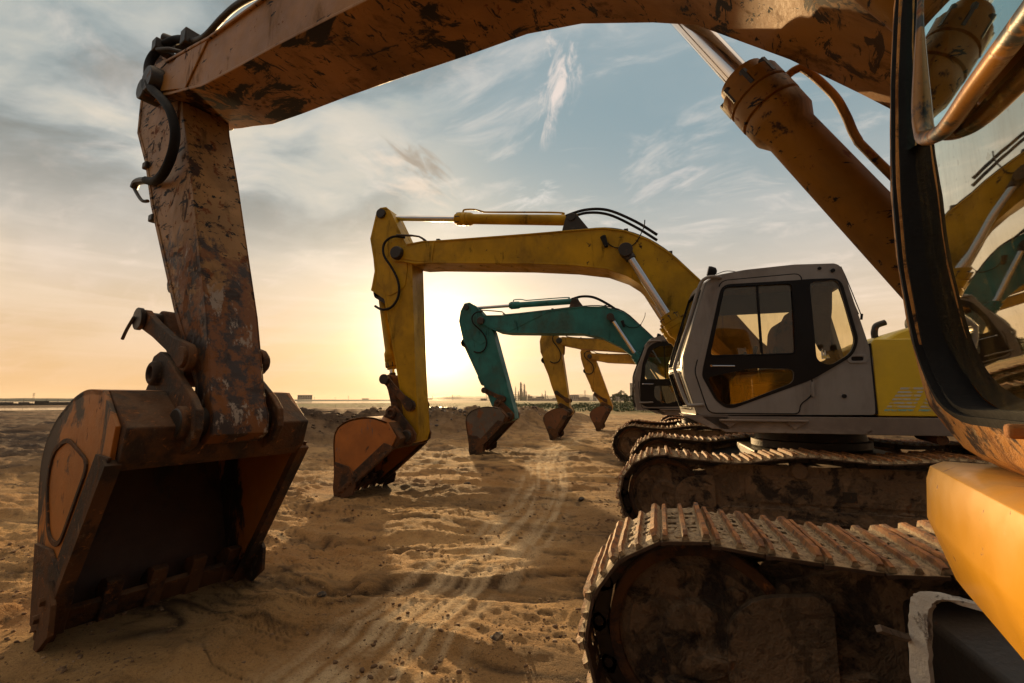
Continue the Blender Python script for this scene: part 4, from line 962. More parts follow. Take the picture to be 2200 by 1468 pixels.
bm = bmesh.new(); cyl(bm, (5.62, -.1, 2.42), (5.62, .14, 2.42), .09, 14); link('pin_boss', bm, M['grease'], arm1, .01)
bm = bmesh.new(); tube(bm, [(5.74, .31, 2.13), (5.85, .31, 2.05), (5.92, .31, 1.98)], .012, 6); link('broken_rod', bm, M['grease'], child(E1, 'bucket_link'))
for o in (o for o in bpy.data.objects if o.parent in (boom1, arm1)): pass

exec_after = True

# ------------------------------------------------------------------ terrain
HC = 1.52
CAMYAW = R(17.3); CAMPITCH = R(7.33)
_rng = np.random.RandomState(3); _perm = _rng.permutation(512)
_grad = np.stack([np.cos(np.arange(512) * 2.39996), np.sin(np.arange(512) * 2.39996)], 1)
def pn(x, y, seed=0):
    xi = np.floor(x).astype(np.int64); yi = np.floor(y).astype(np.int64); xf = x - xi; yf = y - yi
    u = xf ** 3 * (xf * (xf * 6 - 15) + 10); v = yf ** 3 * (yf * (yf * 6 - 15) + 10)
    def g(i, j):
        h = _perm[(_perm[(xi + i + seed * 17) & 511] + yi + j + seed * 5) & 511]; gr = _grad[h]
        return gr[..., 0] * (xf - i) + gr[..., 1] * (yf - j)
    a = g(0, 0) * (1 - u) + g(1, 0) * u; b = g(0, 1) * (1 - u) + g(1, 1) * u
    return (a * (1 - v) + b * v) * 1.5
def fbm(x, y, o=4, seed=0, rough=.5):
    s = 0; a = 1.; t = 0
    for i in range(o):
        s = s + a * pn(x * 2 ** i, y * 2 ** i, seed + i * 3); t += a; a *= rough
    return s / t
def sst(x, a, b): t = np.clip((x - a) / (b - a), 0, 1); return t * t * (3 - 2 * t)
def segd(x, y, pts):
    d = np.full(x.shape, 1e9); side = np.zeros(x.shape)
    for (x0, y0), (x1, y1) in zip(pts, pts[1:]):
        dx, dy = x1 - x0, y1 - y0; L2 = dx * dx + dy * dy
        t = np.clip(((x - x0) * dx + (y - y0) * dy) / L2, 0, 1)
        ex = x - (x0 + t * dx); ey = y - (y0 + t * dy); q = np.hypot(ex, ey)
        sg = (ex * dy - ey * dx) / math.sqrt(L2)
        m = q < d; d = np.where(m, q, d); side = np.where(m, sg, side)
    return d, side
TYRE = [(-1.2, .6), (-1.68, 2.3), (-1.71, 2.9), (-1.66, 3.96), (-1.61, 5.16), (-1.66, 6.3), (-1.9, 8.0), (-2.5, 10.6), (-3.0, 14), (-3.0, 22)]
MOUNDS = [([(-17, 13.5), (-13.9, 15.0), (-11.2, 16.2)], 1.5, 1.0), ([(-11.5, 22), (-9.9, 21.0), (-8.0, 22.2), (-7.4, 27)], 1.8, 1.0), ([(-7.8, 30), (-7.5, 38)], 1.8, .7), ([(-30, 17), (-22, 20)], 2, .5), ([(9, 24), (16, 27), (26, 26)], 4., .9), ([(2.5, 17), (6, 20)], 1.5, .35), ([(-36, 30), (-28, 31), (-19, 34)], 1.1, .45), ([(-48, 40), (-26, 50)], 1.5, .45), ([(-24, 12.5), (-15, 10.8)], .6, .16), ([(-30, 20), (-18, 19)], .7, .22)]
CHAN = [(-5.4, 5.2), (-4.5, 4.6), (-3.75, 4.45), (-3.3, 4.1), (-2.75, 3.7), (-2.5, 3.3)]
CHAN2 = [(-3.4, 4.1), (-2.3, 4.45), (-1.2, 4.5)]
BUCKETS = [(-3.62, 2.5, .8), (-4.9, 6.85, .8), (-4.98, 12.6, .8), (-3.8, 17.8, .8), (-2.75, 23.4, .8)]
TRACKS = [(1.95, 1.15), (1.87, 6.85), (1.3, 12.6), (2.4, 17.8), (3.0, 23.4)]
WATER = [(-1400, 60, -330, 1400), ]
def warp(x, y): return x + fbm(x * .4, y * .4, 2, 9) * 1.2, y + fbm(x * .5 + 3, y * .5, 2, 11) * .7 - .12 * x
def clump(x, y):
    r = np.hypot(x, y); return sst(fbm(x * .22 + 7, y * .62, 4, 49, .6), .02, .16) * sst(r, 5.5, 9.)
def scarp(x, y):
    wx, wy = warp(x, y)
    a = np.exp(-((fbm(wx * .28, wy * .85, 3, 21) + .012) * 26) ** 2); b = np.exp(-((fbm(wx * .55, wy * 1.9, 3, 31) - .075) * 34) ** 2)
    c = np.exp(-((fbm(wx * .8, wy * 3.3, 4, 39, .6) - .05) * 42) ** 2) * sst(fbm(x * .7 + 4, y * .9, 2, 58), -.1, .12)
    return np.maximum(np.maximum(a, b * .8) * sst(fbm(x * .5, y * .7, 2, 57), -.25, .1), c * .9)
def height(x, y, fine=True):
    r = np.hypot(x, y)
    near = 1 - sst(r, 28, 60)
    h = fbm(x * .12, y * .16, 3, 1) * .07 * (1 - sst(r, 20, 90) * .6)
    wx = x + fbm(x * .4, y * .4, 2, 9) * 1.2; wy = y + fbm(x * .5 + 3, y * .5, 2, 11) * .7 - .12 * x
    l1 = fbm(wx * .28, wy * .85, 3, 21)
    h += (np.tanh(l1 * 14) * .021 + np.tanh((fbm(wx * .55, wy * 1.9, 3, 31) - .06) * 20) * .018 + np.tanh((fbm(wx * 1.1, wy * 4.2, 3, 35) - .1) * 16) * .009) * near
    h += fbm(wx * 1.0, wy * 3.2, 4, 41, .6) * .022 * near
    rd = 1 - np.abs(fbm(wx * 1.3, wy * 5.2, 4, 45, .6)) * 3.2
    h += np.clip(rd, 0, 1) ** 3 * .014 * near * sst(fbm(x * .3, y * .4, 2, 46), -.2, .15)
    ck = clump(x, y); h += ck * (fbm(x * 2.6, y * 4.4, 5, 48, .7) * .11 + .01) * (1 - sst(r, 50, 90))
    h -= scarp(x, y) * .017 * near
    rough = sst(fbm(x * .35, y * .5, 3, 51), -.05, .35)
    tq = np.exp(-(segd(x, y, TYRE)[0] / .42) ** 4) if fine else 0
    if fine: h += (1 - .75 * tq) * (fbm(x * 4.5, y * 7, 4, 61, .6) * (.012 + .026 * rough) + fbm(x * 17, y * 21, 3, 71, .65) * (.006 + .013 * rough)) * near
    # churned dark bands on the mud flat
    far = sst(r, 14, 30) * (1 - sst(r, 160, 400)); left = sst(-x - .10 * y, 2.5, 9)
    h += (np.abs(fbm(x * .05, y * .22, 4, 81)) * -.5 + .1) * far * left
    h += fbm(x * .5, y * 1.2, 4, 91, .6) * .16 * sst(r, 9, 18) * (1 - sst(r, 80, 200)) * (.35 + .65 * left)
    for pts, w, hh in MOUNDS:
        d, _ = segd(x + fbm(x * .4, y * .4, 2, 7) * 1.6, y + fbm(x * .4, y * .4, 2, 8) * 1.2, pts)
        h += hh * np.exp(-(d / w) ** 2.4) * (1 + .55 * fbm(x * .9, y * .9, 5, 101, .6))
    for ch, w, dp in ((CHAN, .12, .05), (CHAN2, .06, .035)):
        d, _ = segd(x + fbm(x * 1.5, y * 1.5, 3, 5) * .25, y + fbm(x * 1.5, y * 1.5, 3, 6) * .25, ch)
        h -= dp * (1 - sst(d, w * .5, w * 1.3))
    d, sd = segd(x, y, TYRE)
    q = np.exp(-(d / .42) ** 4)
    rut = np.cos(sd * 2 * PI / .075 + fbm(x * .8, y * .8, 2, 4) * 2.5) * .0018 + fbm(sd * 9, y * .35, 3, 18) * .016
    h = h * (1 - .5 * q) + rut * q * near
    k = 1 - sst(r, .9, 1.6)
    for bx, by, br in BUCKETS:
        d = np.hypot(x - bx, (y - by) * .9); h = h * sst(d, .5, 1.6) + np.exp(-((d - .95) / .25) ** 2) * .04 * (1 + 2 * fbm(x * 5, y * 5, 3, 33))
    for cx, cy in TRACKS:
        dx = np.abs(x - cx) - 2.35; dy = np.abs(y - cy) - 1.45
        d = np.hypot(np.maximum(dx, 0), np.maximum(dy, 0)); h = h * sst(d, .0, .9) + .012 * (1 - sst(d, 0, .9))
    far2 = sst(r, 70, 110)
    h = h * (1 - far2 * .85)
    return h

def grid_polar():
    az = list(np.arange(-80, 46.01, .2)); az += list(np.arange(47.5, 279, 2.5))
    az = np.radians(np.array(az)); na = len(az)
    rr = [.25]
    while rr[-1] < 9000:
        r = rr[-1]; rr.append(r * (1.03 if r < 1.2 else 1.0095 if r < 9 else 1.014 if r < 34 else 1.035 if r < 300 else 1.12))
    rr = np.array(rr); nr = len(rr)
    A, Rr = np.meshgrid(az, rr)
    return np.sin(A) * Rr, np.cos(A) * Rr, na, nr

X, Y, na, nr = grid_polar()
Z = height(X, Y)
# water bodies and puddles: (centre x, centre y, half width across, half depth, rotation), ground sinks below the sheet
def polar(azd, d): return (math.sin(R(azd)) * d, math.cos(R(azd)) * d)
PUD = [(-52.0, 76.0, 7.5, 1.6), (-30.0, 62.0, 4.6, .9), (-24.5, 63.0, 3.0, .6), (-38, 66, 3., .5), (-20.0, 62.5, 3., .45), (-44, 92, 9, 1.5), (-70, 62, 6, 1.)]
def pudmask(x, y, p, k=1.):
    cx, cy, a, b = p; t = math.atan2(-cx, cy)  # face the view
    ux, uy = math.cos(t), math.sin(t); dx, dy = x - cx, y - cy
    u = (dx * ux + dy * uy) / (a * k); v = (-dx * uy + dy * ux) / (b * k)
    return np.hypot(u, v + .25 * np.sin(u * 3.1 + cx))
for p in PUD:
    m = 1 - sst(pudmask(X, Y, p, 1.25), .85, 1.3); Z = Z * (1 - m) - .05 * m
RX = np.hypot(X, Y); AZ = np.degrees(np.arctan2(X, Y))
WSH = [(97, 128, -120, -56.5), (235, 760, -120, -30.0)]
wm = np.zeros_like(Z)
for r0, r1, a0, a1 in WSH:
    m = sst(RX, r0 - 3, r0) * (1 - sst(RX, r1, r1 * 1.03)) * sst(AZ, a0 - 1, a0) * (1 - sst(AZ, a1, a1 + 1.)); wm = np.maximum(wm, m)
Z = Z * (1 - wm) - .3 * wm
co = np.stack([X, Y, Z], -1).reshape(-1, 3)
co = np.vstack([co, [[0, 0, 0.0]]])
i, j = np.meshgrid(np.arange(nr - 1), np.arange(na), indexing='ij')
j2 = (j + 1) % na
quads = np.stack([i * na + j, i * na + j2, (i + 1) * na + j2, (i + 1) * na + j], -1).reshape(-1, 4)
cen = np.stack([np.full(na, nr * na), (np.arange(na) + 1) % na, np.arange(na)], -1)
me = bpy.data.meshes.new('ground')
nv = len(co); nq = len(quads); nt = len(cen)
me.vertices.add(nv); me.vertices.foreach_set('co', co.ravel())
me.loops.add(nq * 4 + nt * 3); me.loops.foreach_set('vertex_index', np.concatenate([quads[:, ::-1].ravel(), cen.ravel()]))
me.polygons.add(nq + nt); me.polygons.foreach_set('loop_start', np.concatenate([np.arange(nq) * 4, nq * 4 + np.arange(nt) * 3]))
me.update(calc_edges=True); me.validate()
me.polygons.foreach_set('use_smooth', np.ones(nq + nt, dtype=bool))
xf, yf = co[:, 0], co[:, 1]; rf = np.hypot(xf, yf)
d, _sd = segd(xf, yf, TYRE)
at = me.attributes.new('track', 'FLOAT', 'POINT'); tk = np.clip(.42 + 2.6 * fbm(_sd * 11, yf * .3, 4, 18) + .8 * fbm(xf * 1.5, yf * .8, 3, 77), 0, 1)
at.data.foreach_set('value', (np.exp(-(d / .50) ** 4) * (1 - sst(rf, 12, 24)) * tk).astype(np.float32))
leftm = sst(-xf - .10 * yf, 4.5, 12) * sst(rf, 9, 22) + sst(rf, 55, 110)
at = me.attributes.new('mudflat', 'FLOAT', 'POINT'); at.data.foreach_set('value', np.clip(leftm, 0, 1).astype(np.float32))
azf = np.degrees(np.arctan2(xf, yf))
gr = sst(rf, 44, 60) * (1 - sst(rf, 330, 600)) * sst(azf, -26, -18) * (1 - sst(azf, 60, 80)) + .8 * sst(rf, 95, 130) * (1 - sst(rf, 190, 240)) * sst(azf, -60, -50)
at = me.attributes.new('green', 'FLOAT', 'POINT'); at.data.foreach_set('value', np.clip(gr, 0, 1).astype(np.float32))
d1, _ = segd(xf, yf, CHAN); d2, _ = segd(xf, yf, CHAN2)
dm = np.zeros(nv)
for pts, w, hh in MOUNDS:
    dd, _ = segd(xf, yf, pts); dm = np.maximum(dm, np.exp(-(dd / (w * 1.5)) ** 2))
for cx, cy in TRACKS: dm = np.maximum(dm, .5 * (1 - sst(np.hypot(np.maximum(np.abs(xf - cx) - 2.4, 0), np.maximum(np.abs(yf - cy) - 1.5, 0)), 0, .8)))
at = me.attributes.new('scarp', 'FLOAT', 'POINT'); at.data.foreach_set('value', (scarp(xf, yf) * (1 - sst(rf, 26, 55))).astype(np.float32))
dm = np.maximum(dm, .62 * clump(xf, yf) * (1 - sst(rf, 40, 70)))
at = me.attributes.new('churned', 'FLOAT', 'POINT'); at.data.foreach_set('value', np.clip(dm, 0, 1).astype(np.float32))

m, k = newmat('sandy_soil')
geo = k.n('ShaderNodeNewGeometry'); pos = geo.outputs['Position']
def attr(nm): a = k.n('ShaderNodeAttribute', attribute_name=nm); return a.outputs['Fac']
n1 = k.noise(pos, .55, 6, .6, .3); n2 = k.noise(pos, 4., 8, .65); n3 = k.noise(pos, 42, 6, .7); n4 = k.noise(k.mapping(pos, (.35, 1.5, 1), (0, 0, R(-8))), 1.4, 6, .62, .4)
c = k.mix(k.ss(n1, .35, .65), (.33, .180, .068), (.50, .305, .128))
c = k.mix(k.m('MULTIPLY', k.ss(n4, .50, .66), .8), c, (.17, .105, .05))
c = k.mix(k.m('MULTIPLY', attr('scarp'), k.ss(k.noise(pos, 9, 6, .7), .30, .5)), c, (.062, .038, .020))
c = k.mix(k.m('MULTIPLY', k.ss(n2, .52, .72), .45), c, (.13, .075, .04))
c = k.mix(k.m('MULTIPLY', k.ss(n2, .25, .45, 1, 0), .5), c, (.40, .27, .15))
c = k.mix(k.m('MULTIPLY', attr('track'), k.m('MULTIPLY', k.ss(k.noise(pos, 2.2, 5, .6), .3, .55), .9)), c, (.66, .49, .29))
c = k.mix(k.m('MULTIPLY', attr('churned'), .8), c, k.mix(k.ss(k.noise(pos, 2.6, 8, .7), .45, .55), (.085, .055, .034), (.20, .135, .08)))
mf = k.mix(k.ss(k.noise(k.mapping(pos, (.05, .32, 1), (0, 0, R(20))), 1.0, 8, .68, .3), .42, .58), (.045, .030, .022), (.20, .128, .075))
mf = k.mix(k.ss(k.noise(k.mapping(pos, (.03, .16, 1), (0, 0, R(24))), 1.2, 6, .6), .58, .68), mf, (.34, .22, .13))
c = k.mix(attr('mudflat'), c, mf)
c = k.mix(k.m('MULTIPLY', attr('green'), k.ss(k.noise(k.mapping(pos, (.12, .5, 1)), .6, 7, .65), .38, .50)), c, (.045, .066, .016))
c = k.mix(k.m('MULTIPLY', k.ss(n3, .50, .70), .55), c, (.10, .062, .035))
c = k.mix(k.m('MULTIPLY', k.ss(k.noise(pos, 130, 4, .7), .52, .66), .45), c, (.09, .058, .034))
c = k.mix(k.m('MULTIPLY', k.ss(k.noise(pos, 90, 3), .70, .74), .5), c, (.55, .48, .40))
b1 = k.n('ShaderNodeBump'); b1.inputs['Strength'].default_value = 1.; b1.inputs['Distance'].default_value = .022
setin(k.nt, b1.inputs['Height'], k.m('ADD', k.noise(pos, 36, 9, .72), k.m('ADD', k.m('MULTIPLY', k.noise(pos, 9, 5, .6), 1.4), k.m('MULTIPLY', k.noise(pos, 120, 5, .7), .55))))
p = k.n('ShaderNodeBsdfPrincipled'); setin(k.nt, p.inputs['Base Color'], c); p.inputs['Roughness'].default_value = .95
p.inputs['Specular IOR Level'].default_value = .15
setin(k.nt, p.inputs['Normal'], b1.outputs[0]); o = k.n('ShaderNodeOutputMaterial'); k.nt.links.new(p.outputs[0], o.inputs[0])
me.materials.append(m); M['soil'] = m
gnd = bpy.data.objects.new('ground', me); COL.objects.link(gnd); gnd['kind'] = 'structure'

def hgt(x, y): return float(height(np.array([float(x)]), np.array([float(y)]), False)[0])

# water
m, k = newmat('still_water'); tc = k.n('ShaderNodeNewGeometry').outputs['Position']
p = k.n('ShaderNodeBsdfPrincipled'); p.inputs['Base Color'].default_value = (.10, .085, .065, 1); p.inputs['Roughness'].default_value = .08; p.inputs['Specular IOR Level'].default_value = .8
b = k.n('ShaderNodeBump'); b.inputs['Strength'].default_value = .25; b.inputs['Distance'].default_value = .02; setin(k.nt, b.inputs['Height'], k.noise(tc, 2.5, 3)); k.nt.links.new(b.outputs[0], p.inputs['Normal'])
o = k.n('ShaderNodeOutputMaterial'); k.nt.links.new(p.outputs[0], o.inputs[0]); M['water'] = m
for nm, (r0, r1, a0, a1) in zip(('lagoon', 'bay'), WSH):
    bm = bmesh.new(); n = 60
    rnd = random.Random(r0)
    a_ = [a0 + (a1 - a0) * q / n for q in range(n + 1)]
    v0 = [bm.verts.new((*polar(t, r0 * (1 + .012 * math.sin(q * .9) + rnd.uniform(-.004, .004))), .03)) for q, t in enumerate(a_)]; v1 = [bm.verts.new((*polar(t, r1 * (1 + .01 * math.sin(q * .7))), .03)) for q, t in enumerate(a_)]
    for q in range(n): bm.faces.new([v0[q], v0[q + 1], v1[q + 1], v1[q]])
    link('water', bm, M['water'], smooth=False)['kind'] = 'structure'
for p in PUD:
    bm = bmesh.new(); cx, cy, a, b_ = p; t = math.atan2(-cx, cy); rnd = random.Random(int(cx * 7))
    vs = []
    for q in range(48):
        th = 2 * PI * q / 48; rr = 1 + .16 * math.sin(3 * th + cx) + .1 * math.sin(7 * th + cy) + rnd.uniform(-.05, .05)
        u = a * rr * math.cos(th); v = b_ * rr * math.sin(th)
        vs.append(bm.verts.new((cx + u * math.cos(t) - v * math.sin(t), cy + u * math.sin(t) + v * math.cos(t), -.012)))
    bm.faces.new(vs); link('puddle', bm, M['water'], smooth=False)['kind'] = 'structure'

# ------------------------------------------------------------------ clods, stones, rubble
def rock(bm, x, y, z, s, rnd, sub=1, flat=.7):
    r_ = bmesh.ops.create_icosphere(bm, subdivisions=sub, radius=s, matrix=Matrix.Translation((x, y, z)) @ Matrix.Rotation(rnd.uniform(0, 6), 4, 'Z') @ Matrix.Diagonal((1.3, .9, flat, 1)))
    for v in r_['verts']: v.co += Vector((rnd.uniform(-1, 1), rnd.uniform(-1, 1), rnd.uniform(-1, 1))) * s * .22
def rocks(name, spots, m, sub=1):
    # fast path: numpy-built low-poly lumps joined in one mesh
    t = bmesh.new(); bmesh.ops.create_icosphere(t, subdivisions=sub, radius=1); bv = np.array([v.co[:] for v in t.verts]); bf = np.array([[v.index for v in f.verts] for f in t.faces]); t.free()
    S = np.array(spots); n = len(S); rs = np.random.RandomState(len(spots))
    V = bv[None] * (1 + rs.uniform(-.3, .3, (n, len(bv), 1))) * np.stack([rs.uniform(.8, 1.5, n), rs.uniform(.7, 1.1, n), rs.uniform(.45, .8, n)], -1)[:, None]
    a = rs.uniform(0, 6.28, n); ca, sa = np.cos(a)[:, None], np.sin(a)[:, None]
    V = np.stack([V[..., 0] * ca - V[..., 1] * sa, V[..., 0] * sa + V[..., 1] * ca, V[..., 2]], -1) * S[:, 3][:, None, None] + S[:, None, :3]
    F = (bf[None] + (np.arange(n) * len(bv))[:, None, None]).reshape(-1, 3)
    me = bpy.data.meshes.new(name); me.vertices.add(n * len(bv)); me.vertices.foreach_set('co', V.ravel()); me.loops.add(F.size); me.loops.foreach_set('vertex_index', F.ravel())
    me.polygons.add(len(F)); me.polygons.foreach_set('loop_start', np.arange(len(F)) * 3); me.update(calc_edges=True); me.materials.append(m)
    o = bpy.data.objects.new(name, me); COL.objects.link(o); return o
rs = np.random.RandomState(12); spots = []
N = 26000
az = np.radians(rs.uniform(-70, 40, N)); rr = .9 + rs.power(1.15, N) * 24
rr[:11000] = .9 + rs.power(1.4, 11000) * 6.5
x = np.sin(az) * rr; y = np.cos(az) * rr
dens = fbm(x * .6, y * .9, 3, 131) + .55 * scarp(x, y); keep = (dens + rs.uniform(-.25, .25, N) > .14)
x, y, rr = x[keep], y[keep], rr[keep]; z = height(x, y)
s = rs.power(.45, len(x)) ** 3 * .017 + .003 + rr * .0004
spots = np.stack([x, y, z + s * .2, s], -1)
o = rocks('soil_clods', spots, mat('soil_clod', (.15, .085, .043), .95, 0., [((.33, .22, .12), 6, .5, .6, (1, 1, 1), .95, 0.)], bump=(60, .6))); tag(o, 'small brown clods and crumbs of earth strewn over the sand', 'soil clods'); o['kind'] = 'stuff'
# rubble heap with pale scraps behind the third machine
sp = []
for q in range(1500):
    t = rs.uniform(0, 1); cx = -11 + 3.6 * t + rs.normal(0, .9); cy = 21.3 + 6 * t * t + rs.normal(0, 1.0); sp.append((cx, cy, hgt(cx, cy) + .01, rs.power(.35) ** 2 * .10 + .015))
o = rocks('rubble', sp, mat('rubble_mix', (.13, .10, .08), .9, 0., [((.42, .38, .34), 1.1, .56, .60, (1, 1, 1), .8, 0.)], bump=(30, .5))); tag(o, 'broken rubble with pale scraps on the earth bank behind the teal machine', 'rubble'); o['kind'] = 'stuff'
sp = []
for q in range(700):
    t = rs.uniform(0, 1); cx = -16.5 + 6 * t + rs.normal(0, .7); cy = 13.7 + 3 * t + rs.normal(0, .8); sp.append((cx, cy, hgt(cx, cy) + .01, rs.power(.35) ** 2 * .08 + .015))
o = rocks('earth_lumps', sp, mat('earth_lump', (.13, .085, .05), .95, 0., [], bump=(30, .5))); tag(o, 'lumps of dug earth heaped on the bank behind the second bucket', 'earth lumps'); o['kind'] = 'stuff'

# countable stones in view
stone = mat('dark_stone', (.05, .04, .033), .9, 0., [((.2, .14, .08), 6, .5, .6, (1, 1, 1), .95, 0.)], bump=(20, .6))
STN = [(-1.0, 2.9, .035, 'dark stone lying alone on sand near the nearest track'), (-1.15, 7.3, .05, 'flat dark stone on the sand before the second bucket row'), (.35, 4.75, .045, 'stone beside the front end of the second track'), (-3.35, 8.0, .05, 'stone lying between the yellow and teal buckets'), (-2.45, 3.05, .03, 'small stone on the pale sand left of the wheel ruts')]
for x_, y_, s_, lb in STN:
    bm = bmesh.new(); rnd = random.Random(int(x_ * 100)); rock(bm, 0, 0, 0, s_, rnd, 2, .6)
    o = link('stone', bm, stone); o.location = (x_, y_, hgt(x_, y_) + s_ * .3); tag(o, lb, 'stone', 'stones lying on the sand')
bm = bmesh.new(); rnd = random.Random(3)
for q in range(5): rock(bm, q * .035 - .07, rnd.uniform(-.03, .03), .012 + rnd.uniform(0, .012), .022, rnd, 1, .6)
# black canister and pale pipe on the ground behind the second machine
P_ = polar(23.9, 12.4)
bm = bmesh.new(); lathe(bm, (-.22, 0, .13), (.22, 0, .13), [(0, .02), (0, .09), (.03, .12), (.38, .12), (.42, .1), (.44, .03), (.47, .03), (.47, .01)], 20)
o = link('canister', bm, M['rubber']); o.location = (P_[0], P_[1], hgt(*P_)); o.rotation_euler = (0, .1, -.3); tag(o, 'black canister lying on the sand behind the second track', 'canister')
P_ = polar(20.2, 13.8)
bm = bmesh.new(); tube(bm, [(-.6, .12, .05), (-.1, .0, .09), (.5, -.06, .05)], .035, 10); o = link('plastic_pipe', bm, M['peel']); o.location = (P_[0], P_[1], hgt(*P_)); tag(o, 'short pale pipe on the ground behind the second track', 'pipe')
P_ = (-14.6, 14.4)
bm = bmesh.new(); tube(bm, [(-1.6, -.9, .42), (-.6, -.3, .72), (.6, .35, .95), (2.2, 1.3, 1.08)], .022, 8); o = link('cable', bm, M['wood']); o.location = (P_[0], P_[1], 0); tag(o, 'stiff cable slanting up the earth bank beside the first bucket', 'cable')

# ------------------------------------------------------------------ distance
fm = lambda n, c, r=.8: mat(n, c, r, 0., [], bump=(2, .0), var=.15)
M['conc'] = fm('pale_concrete', (.30, .28, .26)); M['steel'] = fm('dull_steel', (.11, .10, .095)); M['gshed'] = fm('green_shed_sheet', (.05, .14, .10)); M['red'] = fm('red_steel', (.25, .06, .04)); M['dark'] = fm('dark_wood', (.04, .032, .026)); M['hill'] = fm('distant_hill', (.06, .065, .05)); M['shore'] = fm('far_shore_trees', (.035, .045, .025)); M['pane'] = fm('dark_panes', (.05, .06, .07), .3)
def px_az(px): return -17.3 + math.degrees(math.atan2((px - 1100) / 978., math.cos(CAMPITCH)))
def at_px(px, dist): return polar(px_az(px), dist)
U = 900 / 978.   # metres per photo pixel at 900 m
def place(o, px, dist, z=0.):
    x_, y_ = at_px(px, dist); o.location = (x_, y_, z); o.rotation_euler = (0, 0, -R(px_az(px))); return o
def tower(px, w, h, label, rings=6, base=0, m='steel', D=900):
    e = empty('refinery_column', (0, 0, 0), 0, label, 'refinery column', 'columns and stacks of the refinery'); place(e, px, D)
    bm = bmesh.new(); prof = [(0, w * .5), (h * .62, w * .5), (h * .66, w * .36), (h * .95, w * .36), (h * .97, w * .2), (h, w * .15)]
    lathe(bm, (0, 0, 0), (0, 0, h), prof, 14); link('shell', bm, M[m], e)
    bm = bmesh.new()
    for q in range(rings):
        z = h * (.12 + .85 * q / rings); r_ = (w * .5 if z < h * .64 else w * .36) + .8
        lathe(bm, (0, 0, z), (0, 0, z + .5), [(0, r_), (.5, r_)], 12); lathe(bm, (0, 0, z + 1.4), (0, 0, z + 1.6), [(0, r_), (.2, r_)], 12)
    tube(bm, [(w * .5 + .5, 0, 0), (w * .5 + .5, 0, h * .9)], .35, 6, smooth=False); link('platforms', bm, M['steel'], e, smooth=False)
    if base:
        bm = bmesh.new()
        for lv in range(4):
            z = base * (lv + 1) / 4; wd = base * (.65 - .1 * lv); box(bm, -wd, wd, -wd * .6, wd * .6, z - .35, z)
            if lv < 3:
                for sx in (-1, 0, 1):
                    for sy in (-1, 1): box(bm, sx * wd * .85 - .25, sx * wd * .85 + .25, sy * wd * .5 - .25, sy * wd * .5 + .25, z - base / 4, z + base / 4)
        link('steel_frame', bm, M['steel'], e, smooth=False)
    return e
tower(1118.7, 4.2, 37, 'tallest thick column of the refinery on the horizon', 7); tower(1125.8, 2.9, 34, 'second tallest refinery column just right of the tallest', 7)
tower(1107.2, 1.1, 29, 'thin stack on a stepped frame at the left edge of the refinery', 3, 17); tower(1129.6, 1.6, 20, 'reddish short column right of the two tall refinery columns', 4, 0, 'red')
tower(1122.3, 1.2, 19, 'slim pale pipe column between the two tall refinery columns', 4, 0, 'conc'); tower(1113.6, 1.4, 20, 'slim pale column left of the tallest refinery column', 3, 0, 'conc')
tower(1163.3, 1.4, 15, 'short pale stack near the right end of the refinery', 2, 0, 'conc'); tower(1170.3, 1.1, 21, 'thin dark stack standing at the right end of the refinery', 2, 11); tower(1135.5, 2.0, 13, 'low frame-braced column in the middle of the refinery', 3, 12)
tower(1141, 1.5, 9, 'low column with wide frame right of the refinery middle', 2, 9); tower(1152, 2.2, 8.5, 'stubby column above the refinery pipe racks', 2, 6)
def bld(nm, px, w, h, dep, m, label, D=900, wins=None, roof='flat', cat='building', group='buildings on the horizon'):
    e = empty(nm, (0, 0, 0), 0, label, cat, group); place(e, px, D)
    bm = bmesh.new()
    if roof == 'gable': prism(bm, [(-w / 2, -.5), (w / 2, -.5), (w / 2, h * .75), (0, h), (-w / 2, h * .75)], -dep / 2, dep / 2)
    else: box(bm, -w / 2, w / 2, -dep / 2, dep / 2, -.5, h); box(bm, -w / 2 - .3, w / 2 + .3, -dep / 2 - .3, dep / 2 + .3, h, h + .5)
    link('walls', bm, M[m], e, smooth=False)
    if wins:
        nx, nz = wins; wme = None
        for a in range(nx):
            for b_ in range(nz):
                xx = -w / 2 + w * (a + .5) / nx; zz = h * (b_ + .55) / nz
                if wme is None:
                    bm = bmesh.new(); box(bm, -w / nx * .28, w / nx * .28, -.15, .1, -h / nz * .25, h / nz * .25)
                    o = link('window', bm, M['pane'], e, smooth=False); wme = o.data
                else: o = bpy.data.objects.new('window', wme); COL.objects.link(o); o.parent = e
                o.location = (xx, -dep / 2, zz)
    return e
bld('process_shed', 1123.5, 11, 6.5, 12, 'gshed', 'green sheet-clad shed at the foot of the tall refinery columns', wins=(5, 1)); bld('tank_hall', 1149, 26, 5, 14, 'conc', 'long low pale hall in the middle of the refinery', wins=(9, 1)); bld('pump_house', 1138, 9, 8, 9, 'steel', 'dark boxy pump house beside the refinery frames', wins=(3, 2)); bld('pipe_rack_hall', 1161, 14, 7.5, 9, 'steel', 'dark hall under the short pale refinery stack', wins=(5, 2)); bld('low_shed', 1178, 30, 3.2, 12, 'conc', 'very low white-roofed shed right of the refinery', wins=(8, 1))
bld('warehouse', 1232, 17, 11, 20, 'conc', 'tall grey warehouse between the fourth and fifth machines', wins=(5, 1)); bld('warehouse', 1252, 21, 8, 24, 'steel', 'low dark gabled warehouse right of the tall grey one', roof='gable'); bld('plant_block', 1275, 7, 12, 9, 'conc', 'narrow grey block behind the fifth arm', wins=(3, 4))
